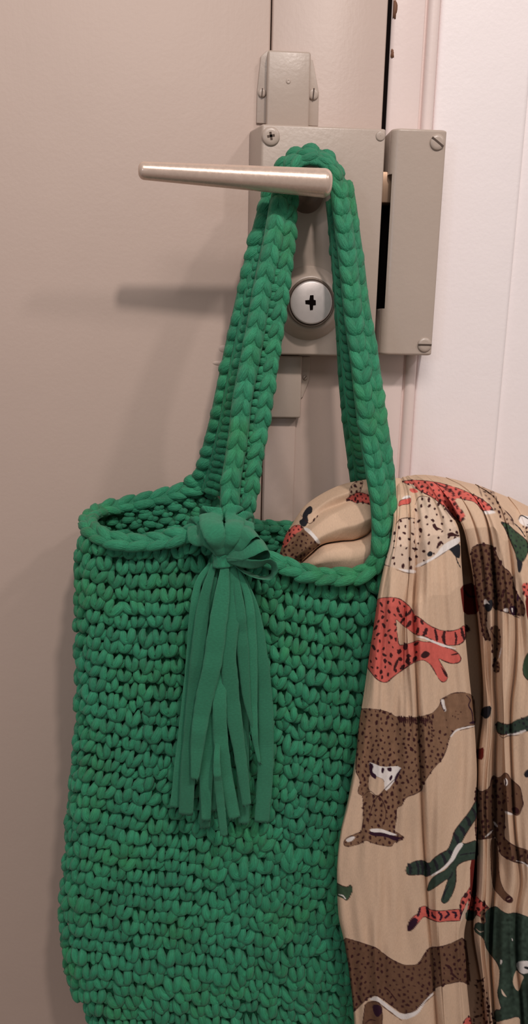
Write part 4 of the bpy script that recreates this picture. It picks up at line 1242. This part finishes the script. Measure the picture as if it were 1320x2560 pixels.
fill([(1233, 2053), (1240, 2057), (1246, 2068), (1238, 2066)], 'white'); stroke([(1213, 2093), (1224, 2084), (1232, 2076)], 4, 'white'); stroke([(1290, 2152), (1310, 2158), (1330, 2175)], 3, 'white')
P = [(1228, 2095), (1243, 2098), (1247, 2150), (1247, 2180), (1253, 2210), (1263, 2230), (1276, 2240), (1284, 2250), (1278, 2259), (1262, 2253), (1248, 2238), (1233, 2220), (1228, 2180), (1226, 2130)]
fill(P, 'umber', 1, 0.05); outline(P, 1.6); fill([(1262, 2248), (1270, 2238), (1281, 2244), (1280, 2256), (1268, 2258)], 'ink'); stroke([(1268, 2250), (1276, 2246)], 2, 'tan')
fill([(1190, 1873), (1200, 1872), (1210, 1867), (1209, 1900), (1192, 1898)], 'deep'); fill([(1205, 1768), (1230, 1764), (1226, 1790), (1217, 1798), (1201, 1793)], 'night'); stroke([(1203, 1790), (1210, 1796)], 2.5, 'pale')
P = [(1241, 1802), (1258, 1810), (1275, 1812), (1290, 1800), (1310, 1795), (1330, 1785), (1330, 1826), (1305, 1831), (1290, 1833), (1272, 1835), (1255, 1838), (1241, 1830)]
beast(P, 'green', 11, 3.2, 2, spot_ink='night'); stroke([(1268, 1837), (1290, 1835), (1315, 1826)], 6, 'white'); stroke([(1248, 1838), (1258, 1845), (1270, 1840), (1300, 1838)], 2, 'ink')
P = [(1330, 1626), (1318, 1634), (1311, 1648), (1306, 1670), (1310, 1692), (1330, 1708)]
beast(P, 'moss', 0, 0, 2)
fill([(1330, 1920), (1316, 1925), (1309, 1935), (1314, 1945), (1330, 1942)], 'night')
GT = [(1195, 1995), (1194, 2042), (1180, 2062), (1165, 2085), (1155, 2105), (1148, 2115), (1140, 2125), (1125, 2150), (1105, 2170), (1085, 2185), (1065, 2193), (1058, 2187), (1035, 2188), (1020, 2188), (1014, 2178), (1017, 2165), (1035, 2153), (1058, 2150), (1072, 2160), (1085, 2145), (1105, 2132), (1120, 2125), (1130, 2100), (1135, 2080), (1150, 2058), (1170, 2035), (1185, 2010)]
fill(GT, 'green', 1, 0.1)
for q in (((1020, 2158), (1026, 2186)), ((1040, 2152), (1046, 2187)), ((1052, 2150), (1056, 2188)), ((1066, 2158), (1072, 2190)), ((1084, 2148), (1094, 2180)), ((1104, 2134), (1114, 2164)), ((1122, 2126), (1132, 2146)), ((1134, 2082), (1146, 2112)), ((1148, 2064), (1162, 2090)), ((1166, 2042), (1174, 2066)), ((1180, 2020), (1190, 2046))): stroke([q[0], ((q[0][0] + q[1][0]) / 2 + 3, (q[0][1] + q[1][1]) / 2), q[1]], prng.uniform(6, 11), 'night')
outline(GT, 2)
GB = [(1155, 2107), (1165, 2110), (1195, 2098), (1195, 2148), (1165, 2152), (1148, 2160), (1140, 2170), (1141, 2190), (1140, 2210), (1130, 2240), (1120, 2255), (1110, 2260), (1102, 2252), (1108, 2235), (1115, 2215), (1122, 2195), (1100, 2210), (1080, 2225), (1067, 2229), (1071, 2210), (1080, 2195), (1095, 2185), (1115, 2175), (1135, 2150), (1143, 2125)]
fill(GB, 'green', 1, 0.1); outline(GB, 2)
for q in ([(1150, 2138), (1165, 2135), (1190, 2132)], [(1120, 2200), (1128, 2190), (1132, 2180)], [(1108, 2250), (1112, 2232), (1122, 2215)]): stroke(q, 4, 'night')
fill([(1155, 2106), (1159, 2112), (1146, 2130), (1136, 2150), (1120, 2166), (1100, 2181), (1079, 2192), (1077, 2188), (1105, 2172), (1125, 2150), (1135, 2125), (1145, 2110)], 'white')
P = [(838, 2205), (855, 2215), (870, 2218), (877, 2211), (883, 2225), (876, 2240), (868, 2253), (857, 2245), (838, 2238)]
beast(P, 'moss', 0, 0, 2, mottled=0.1); stroke([(846, 2236), (858, 2240), (864, 2248)], 3, 'white')
RT = [(1018, 2320), (1022, 2305), (1035, 2290), (1045, 2285), (1052, 2267), (1065, 2265), (1075, 2275), (1100, 2278), (1125, 2275), (1155, 2273), (1158, 2302), (1120, 2303), (1095, 2306), (1075, 2298), (1060, 2290), (1048, 2305), (1030, 2326), (1020, 2328)]
fill(RT, 'red', 1, 0.08); fill([(1018, 2320), (1022, 2306), (1036, 2292), (1048, 2302), (1030, 2326), (1020, 2328)], 'plum')
for q in ([(1050, 2268), (1048, 2282), (1044, 2292)], [(1066, 2268), (1070, 2282), (1072, 2292)], [(1080, 2280), (1082, 2290), (1090, 2296)], [(1096, 2280), (1104, 2290), (1100, 2302)], [(1116, 2278), (1122, 2286), (1112, 2296)], [(1130, 2280), (1140, 2284), (1138, 2296)], [(1150, 2276), (1154, 2288), (1150, 2300)]): stroke(q, 6.5, 'plum')
outline(RT, 2)
P = [(1150, 2275), (1152, 2248), (1165, 2235), (1178, 2212), (1190, 2240), (1205, 2255), (1222, 2268), (1227, 2282), (1210, 2297), (1195, 2290), (1180, 2278), (1165, 2282)]
beast(P, 'red', 11, 4.5, 2); fill([(1175, 2150), (1192, 2150), (1192, 2250), (1176, 2240)], 'deep'); fill([(1168, 2255), (1172, 2250), (1168, 2280), (1155, 2305), (1150, 2300)], 'pale')
fill([(1164, 2278), (1188, 2275), (1188, 2300), (1164, 2303)], 'green', 1, 0.1)
P = [(1203, 2275), (1222, 2270), (1228, 2300), (1212, 2318), (1200, 2300)]
fill(P, 'brown'); spots(P, 9, 3.2)
BB = [(858, 2343), (890, 2353), (920, 2362), (945, 2372), (970, 2393), (990, 2405), (1010, 2413), (1040, 2413), (1050, 2405), (1065, 2380), (1075, 2368), (1100, 2368), (1125, 2360), (1165, 2341), (1170, 2400), (1176, 2466), (1155, 2453), (1130, 2458), (1090, 2468), (1085, 2478), (1065, 2500), (1050, 2515), (1035, 2530), (1005, 2535), (980, 2515), (960, 2500), (940, 2487), (920, 2495), (900, 2515), (880, 2534), (878, 2500), (868, 2430), (862, 2380)]
beast(BB, 'umber', 11.5, 3.1, 2.2, elong=1.4)
stroke([(1113, 2412), (1126, 2420), (1132, 2436), (1146, 2448)], 6, 'ink'); stroke([(965, 2470), (975, 2480), (990, 2500)], 4, 'ink')
fill([(920, 2500), (940, 2489), (955, 2500), (980, 2520), (1005, 2537), (1040, 2530), (1055, 2510), (1083, 2480), (1085, 2486), (1060, 2512), (1045, 2537), (1010, 2552), (985, 2537), (960, 2517), (945, 2503)], 'white')
stroke([(1086, 2487), (1070, 2500), (1055, 2515)], 2.4, 'umber'); stroke([(945, 2505), (965, 2522), (1005, 2552)], 2.4, 'umber')
P = [(913, 2506), (945, 2502), (958, 2525), (952, 2600), (900, 2600), (910, 2535)]
fill(P, 'umber', 1, 0.08); outline(P, 2); fill([(930, 2512), (950, 2512), (957, 2530), (945, 2545), (935, 2535)], 'plum'); stroke([(912, 2560), (925, 2550), (940, 2552)], 3, 'ink')
P = [(1154, 2600), (1157, 2558), (1165, 2546), (1177, 2538), (1186, 2600)]
beast(P, 'red', 9, 2.4, 1.6)
GL = [(1212, 2282), (1225, 2270), (1240, 2265), (1255, 2278), (1270, 2285), (1285, 2282), (1300, 2285), (1335, 2298), (1335, 2620), (1300, 2620), (1303, 2552), (1295, 2540), (1265, 2550), (1237, 2556), (1235, 2525), (1255, 2525), (1247, 2500), (1243, 2480), (1248, 2460), (1250, 2430), (1245, 2410), (1230, 2390), (1217, 2375), (1210, 2345), (1184, 2328), (1190, 2305), (1216, 2312)]
fill(GL, 'green', 1, 0.22); outline(GL, 2, 'night')
fill([(1284, 2440), (1292, 2424), (1300, 2434), (1311, 2442), (1304, 2456), (1298, 2479), (1289, 2474), (1282, 2458)], 'cloth')
fill([(1292, 2405), (1310, 2402), (1335, 2403), (1335, 2426), (1312, 2436), (1300, 2432), (1292, 2420)], 'white'); fill([(1308, 2420), (1314, 2415), (1335, 2424), (1330, 2428)], 'night'); stroke([(1292, 2424), (1300, 2433), (1312, 2438)], 2, 'night')
fill([(1251, 2398), (1257, 2402), (1253, 2412), (1250, 2410)], 'white'); fill([(1252, 2470), (1260, 2482), (1268, 2494), (1256, 2488)], 'pale'); fill([(1279, 2344), (1283, 2350), (1281, 2354)], 'white')
stroke([(1190, 2322), (1200, 2330), (1210, 2328)], 2, 'pale')
P = [(1190, 2452), (1210, 2444), (1219, 2480), (1222, 2520), (1238, 2545), (1240, 2620), (1178, 2620), (1185, 2520), (1190, 2480)]
fill(P, 'tan', 1, 0.05); spots(P, 10, 3.3, elong=1.5); stroke([(1190, 2450), (1202, 2452), (1212, 2444)], 4, 'ink')
# soften ink edges a touch
for ax in (0, 1):
    sheet = (sheet + 0.5 * np.roll(sheet, 1, ax) + 0.5 * np.roll(sheet, -1, ax)) * 0.5


def sheet_colour(px, py):
    x = np.clip((px - SX0) * SC, 0, NW - 1.01); y = np.clip((py - SY0) * SC, 0, NH - 1.01)
    i, j = y.astype(int), x.astype(int); fy, fx = (y - i)[..., None], (x - j)[..., None]
    return sheet[i, j] * (1 - fy) * (1 - fx) + sheet[i + 1, j] * fy * (1 - fx) + sheet[i, j + 1] * (1 - fy) * fx + sheet[i + 1, j + 1] * fy * fx


def cloth_mat():
    m, nt, p = new_mat('printed_cotton')
    at_ = nt.nodes.new('ShaderNodeAttribute'); at_.attribute_name = 'print'
    tc = nt.nodes.new('ShaderNodeTexCoord').outputs['Object']
    weave = noise(nt, mapping(nt, tc, (2600, 900, 500)), 1.0, 3, 0.6)
    crumple = noise(nt, mapping(nt, tc, (170, 170, 60)), 1.0, 5, 0.6)
    mx = nt.nodes.new('ShaderNodeMix'); mx.data_type = 'RGBA'; mx.blend_type = 'MULTIPLY'
    mx.inputs['Factor'].default_value = 1.0
    nt.links.new(at_.outputs['Color'], mx.inputs['A'])
    nt.links.new(ramp(nt, weave, [(0.3, (0.90, 0.90, 0.90, 1)), (0.7, (1.04, 1.03, 1.02, 1))]), mx.inputs['B'])
    nt.links.new(mx.outputs['Result'], p.inputs['Base Color'])
    p.inputs['Roughness'].default_value = 0.85
    p.inputs['Specular IOR Level'].default_value = 0.15
    nrm = bump(nt, p, weave, 0.25, 0.0003)
    bump(nt, p, crumple, 0.3, 0.0014, nrm)
    return m


CLOTH = cloth_mat()


def rail(pts, off=0.0, dx=0.0, nt=900, top=True, tops=None):
    """A lengthwise line of the drape: (px, py[, extra depth]) from the crest downwards -> samples (px, py, d)."""
    p = np.array([(q[0], q[1], (q[2] if len(q) > 2 else 0.0)) for q in pts], float)
    c = catmull(p, nt)
    s = np.concatenate([[0], np.cumsum(np.linalg.norm(np.diff(c[:, :2], axis=0), axis=1))])
    c[:, 0] += dx * (0.2 + 0.8 * np.clip(s / 230, 0, 1))
    full = np.interp(s, [0, 14, 40, 90, 170, 320, 900, 1450], [.046, .060, .076, .091, .102, .107, .105, .100])
    k = np.clip((s - 50) / 240, 0, 1) ** 1.3
    return np.column_stack([c[:, :2], full + (off + c[:, 2]) * k])


EDGE_L = [(990, 1202), (987, 1240), (983, 1300), (975, 1360), (961, 1410), (946, 1480), (936, 1550), (921, 1650), (908, 1740), (897, 1810), (890, 1880), (879, 1950), (866, 2015), (851, 2080), (843, 2150), (842, 2210), (846, 2290), (858, 2345), (868, 2400), (876, 2460), (884, 2540), (888, 2640)]
A_MID = [(1000, 1196), (1007, 1235), (1010, 1300), (1006, 1400), (998, 1500), (985, 1650), (975, 1800), (965, 1950), (955, 2100), (952, 2250), (958, 2400), (966, 2520), (970, 2640)]
CRS = [(1010, 1192), (1028, 1225), (1036, 1280), (1038, 1400), (1033, 1480), (1031, 1540, .003), (1036, 1640, .0055), (1042, 1760, .0055), (1047, 1880, .005), (1052, 2000, .003), (1056, 2090), (1062, 2180), (1068, 2280), (1076, 2380), (1084, 2480), (1096, 2640)]
A_M2 = [(1022, 1189), (1052, 1218), (1080, 1270), (1092, 1340), (1096, 1420), (1098, 1520), (1103, 1640), (1108, 1760), (1118, 1880), (1122, 2000), (1122, 2120), (1120, 2240), (1118, 2340), (1124, 2440), (1134, 2640)]
EDGE_A = [(1040, 1187), (1064, 1202), (1088, 1228), (1112, 1262), (1136, 1298), (1149, 1335), (1153, 1400), (1158, 1470), (1161, 1560), (1168, 1640), (1176, 1720), (1184, 1790), (1189, 1860), (1192, 1930), (1190, 2000), (1192, 2060), (1187, 2150), (1179, 2230), (1168, 2290), (1160, 2340), (1164, 2400), (1168, 2470), (1174, 2530), (1184, 2640)]
EDGE_B = [(1062, 1187), (1092, 1212), (1122, 1250), (1144, 1290), (1161, 1330), (1173, 1390), (1182, 1440), (1188, 1490), (1196, 1560), (1203, 1640), (1208, 1720), (1207, 1790), (1200, 1850), (1195, 1900), (1194, 1960), (1192, 2020), (1195, 2080), (1193, 2150), (1190, 2230), (1184, 2300), (1186, 2350), (1196, 2410), (1206, 2470), (1212, 2530), (1222, 2640)]
B_LINE = [(1085, 1189), (1120, 1212), (1155, 1250), (1180, 1300), (1196, 1360), (1206, 1440), (1211, 1520), (1212, 1600, -.002), (1215, 1680, -.004), (1222, 1760), (1220, 1850), (1213, 1920), (1209, 2000), (1212, 2100), (1210, 2200), (1204, 2300), (1205, 2380), (1212, 2450), (1220, 2520), (1232, 2640)]
V2 = [(1115, 1194), (1165, 1222), (1203, 1270), (1223, 1330), (1233, 1420), (1239, 1500), (1239, 1600), (1236, 1700), (1240, 1790), (1237, 1900, -.006), (1237, 2000, -.008), (1237, 2100, -.009), (1235, 2200, -.006), (1228, 2300, -.004), (1226, 2400, -.004), (1232, 2500), (1240, 2640)]
V3 = [(1190, 1211), (1238, 1246), (1264, 1310), (1277, 1400), (1285, 1500), (1289, 1590), (1286, 1680), (1277, 1760), (1275, 1850), (1281, 2000), (1288, 2100), (1300, 2200), (1290, 2280), (1290, 2400), (1300, 2500), (1310, 2640)]
C_R = [(1270, 1242), (1300, 1285), (1320, 1350), (1330, 1450), (1336, 1600), (1336, 1900), (1340, 2200), (1345, 2640)]
C_E = [(1345, 1278), (1372, 1330), (1385, 1400), (1392, 1550), (1395, 1900), (1400, 2200), (1405, 2640)]
rails = [
    rail(EDGE_L, -.022, 10), rail(EDGE_L, -.013, 1), rail(EDGE_L, -.0075, 1), rail(EDGE_L, -.002, 9), rail(A_MID, 0.003, -20), rail(A_MID, 0.001, 14),
    rail(CRS, 0.000, -12), rail(CRS, -.0025, -1), rail(CRS, -.0055, 1), rail(CRS, -.002, 6), rail(CRS, 0.001, 18),
    rail(A_M2, 0.003, -14), rail(A_M2, 0.001, 22), rail(EDGE_A, 0.000, -12), rail(EDGE_A, -.004, -1), rail(EDGE_A, -.010, 0), rail(EDGE_A, -.026, -9), rail(EDGE_A, -.052, -10), rail(EDGE_A, -.066, -3),
    rail(EDGE_B, -.066, -6), rail(EDGE_B, -.034, 0), rail(EDGE_B, -.015, 0), rail(EDGE_B, -.008, 6), rail(B_LINE, -.005, -3), rail(B_LINE, -.0085, 2), rail(B_LINE, -.006, 8),
    rail(V2, -.005, -9), rail(V2, -.014, -1), rail(V2, -.016, 1), rail(V2, -.006, 6), rail(V2, -.0015, 18), rail(V3, 0.000, -14), rail(V3, -.0035, -2), rail(V3, -.0065, 1), rail(V3, -.001, 8),
    rail(C_R, 0.002, -10), rail(C_R, 0.000, 14), rail(C_E, -.012), rail(C_E, -.050, 16)]
R = np.stack(rails, 1)                       # (nt, rails, 3)
# lay the crest over towards the bag's inside
tail = []
for k, (dy, d) in enumerate(((60, .010), (34, .022), (12, .034), (3, .041))):
    q = R[0].copy(); q[:, 1] += dy; q[:, 2] = d; tail.append(q)
R = np.concatenate([np.array(tail), R], 0)


def across(R, per):
    """Spline across the rails."""
    n = R.shape[1]
    Q = np.concatenate([2 * R[:, :1] - R[:, 1:2], R, 2 * R[:, -1:] - R[:, -2:-1]], 1)
    out = []
    for i in range(1, n):
        p0, p1, p2, p3 = Q[:, i - 1], Q[:, i], Q[:, i + 1], Q[:, i + 2]
        w = float(np.median(np.linalg.norm((p2 - p1) * [1, 1, 4000], axis=1)))
        k = max(3, int(w / per))
        t = np.linspace(0, 1, k, endpoint=False)[None, :, None]
        c = 0.6                                            # a little tighter than Catmull-Rom
        m1 = (p2 - p0) * 0.5 * c; m2 = (p3 - p1) * 0.5 * c
        h = lambda a: a[:, None, :]
        out.append((2 * t ** 3 - 3 * t ** 2 + 1) * h(p1) + (t ** 3 - 2 * t ** 2 + t) * h(m1) + (-2 * t ** 3 + 3 * t ** 2) * h(p2) + (t ** 3 - t ** 2) * h(m2))
    out.append(R[:, -1:])
    return np.concatenate(out, 1)


G = across(R, 1.7)
nt_, ns_ = G.shape[:2]
# soft pleats of crinkled cotton, running down the cloth
sx = np.cumsum(np.concatenate([[0], np.linalg.norm(np.diff(G[500], axis=0) * [1, 1, 3000], axis=1)]))[None, :]
ty = np.linspace(0, 1, nt_)[:, None]
w = np.zeros((nt_, ns_))
for lam, amp in ((70, .0011), (41, .0007), (26, .0004)):
    for _ in range(2):
        w += amp * 0.7 * np.sin(2 * math.pi * sx / (lam * prng.uniform(0.9, 1.1)) + prng.uniform(0, 6.28) + 3.0 * np.sin(2 * math.pi * (ty * prng.uniform(0.6, 1.6) + prng.random()))) * (0.5 + 0.5 * np.sin(2 * math.pi * (ty * prng.uniform(0.8, 2.0) + sx / 400 + prng.random())))
G[..., 2] += w * np.clip(ty * 12, 0.3, 1)
print('scarf grid', G.shape)


def cloth(name, G, parent):
    V = at(G[..., 0], G[..., 1], G[..., 2])
    m = MB().grid(V)
    c = sheet_colour(G[..., 0], G[..., 1]).reshape(-1, 3)
    return m.build(name, CLOTH, parent, True, {'print': ('FLOAT_COLOR', np.column_stack([c, np.ones(len(c))]))})


scarf = thing('scarf', at(1100, 2640, 0.1), 'beige cotton scarf printed with spotted big cats, draped out of the green bag', 'scarf')
cloth('hanging_drape', G, scarf)

# the bunched part that lies inside the bag's mouth
def brail(pts, n=300): return catmull(np.array(pts, float), n)


BU = np.stack([
    brail([(704, 1430, .045), (722, 1360, .038), (762, 1305, .032), (802, 1270, .03), (850, 1245, .03), (900, 1230, .03), (1000, 1225, .03)]),
    brail([(694, 1402, .055), (712, 1342, .050), (728, 1314, .048), (760, 1267, .047), (800, 1237, .047), (850, 1213, .047), (900, 1201, .049), (950, 1195, .052), (1000, 1195, .052)]),
    brail([(700, 1404, .062), (725, 1340, .061), (748, 1314, .061), (785, 1275, .061), (830, 1245, .061), (880, 1228, .062), (930, 1220, .063), (1000, 1220, .062)]),
    brail([(706, 1406, .066), (738, 1350, .0655), (765, 1318, .065), (805, 1280, .062), (845, 1262, .061), (885, 1248, .062), (930, 1245, .063), (1000, 1245, .062)]),
    brail([(710, 1408, .068), (745, 1356, .070), (775, 1328, .072), (820, 1295, .072), (865, 1272, .071), (905, 1262, .070), (950, 1262, .070), (1000, 1262, .068)]),
    brail([(720, 1410, .069), (760, 1375, .074), (800, 1345, .077), (850, 1322, .079), (890, 1312, .079), (930, 1295, .077), (1000, 1285, .070)]),
    brail([(744, 1410, .067), (772, 1385, .070), (804, 1361, .072), (848, 1350, .074), (885, 1346, .073), (915, 1332, .072), (938, 1312, .071), (1000, 1300, .066)]),
    brail([(748, 1412, .064), (775, 1388, .064), (806, 1362, .065), (850, 1354, .066), (886, 1351, .066), (917, 1338, .066), (940, 1316, .066), (1000, 1304, .063)]),
    brail([(751, 1412, .067), (779, 1388, .070), (808, 1366, .074), (850, 1358, .076), (890, 1354, .076), (921, 1342, .075), (944, 1322, .073), (1000, 1312, .067)]),
    brail([(756, 1414, .071), (786, 1394, .077), (815, 1382, .081), (855, 1375, .082), (895, 1371, .082), (928, 1357, .080), (950, 1338, .076), (1000, 1330, .070)]),
    brail([(762, 1425, .072), (795, 1410, .080), (850, 1403, .0835), (900, 1397, .083), (940, 1380, .080), (1000, 1360, .072)]),
    brail([(765, 1450, .062), (800, 1470, .070), (850, 1475, .072), (900, 1470, .072), (945, 1450, .068), (1000, 1430, .06)]),
], 0)
Gb = across(np.transpose(BU, (1, 0, 2)), 1.7)
tb = np.linspace(0, 1, Gb.shape[0])[:, None]; sb = np.linspace(0, 1, Gb.shape[1])[None]
Gb[..., 2] += 0.0012 * np.sin(9 * sb + 6 * np.sin(3 * tb)) * np.sin(math.pi * sb) + 0.0006 * np.sin(23 * sb + 11 * tb)
cloth('bunched_end', np.transpose(Gb, (1, 0, 2)), scarf)
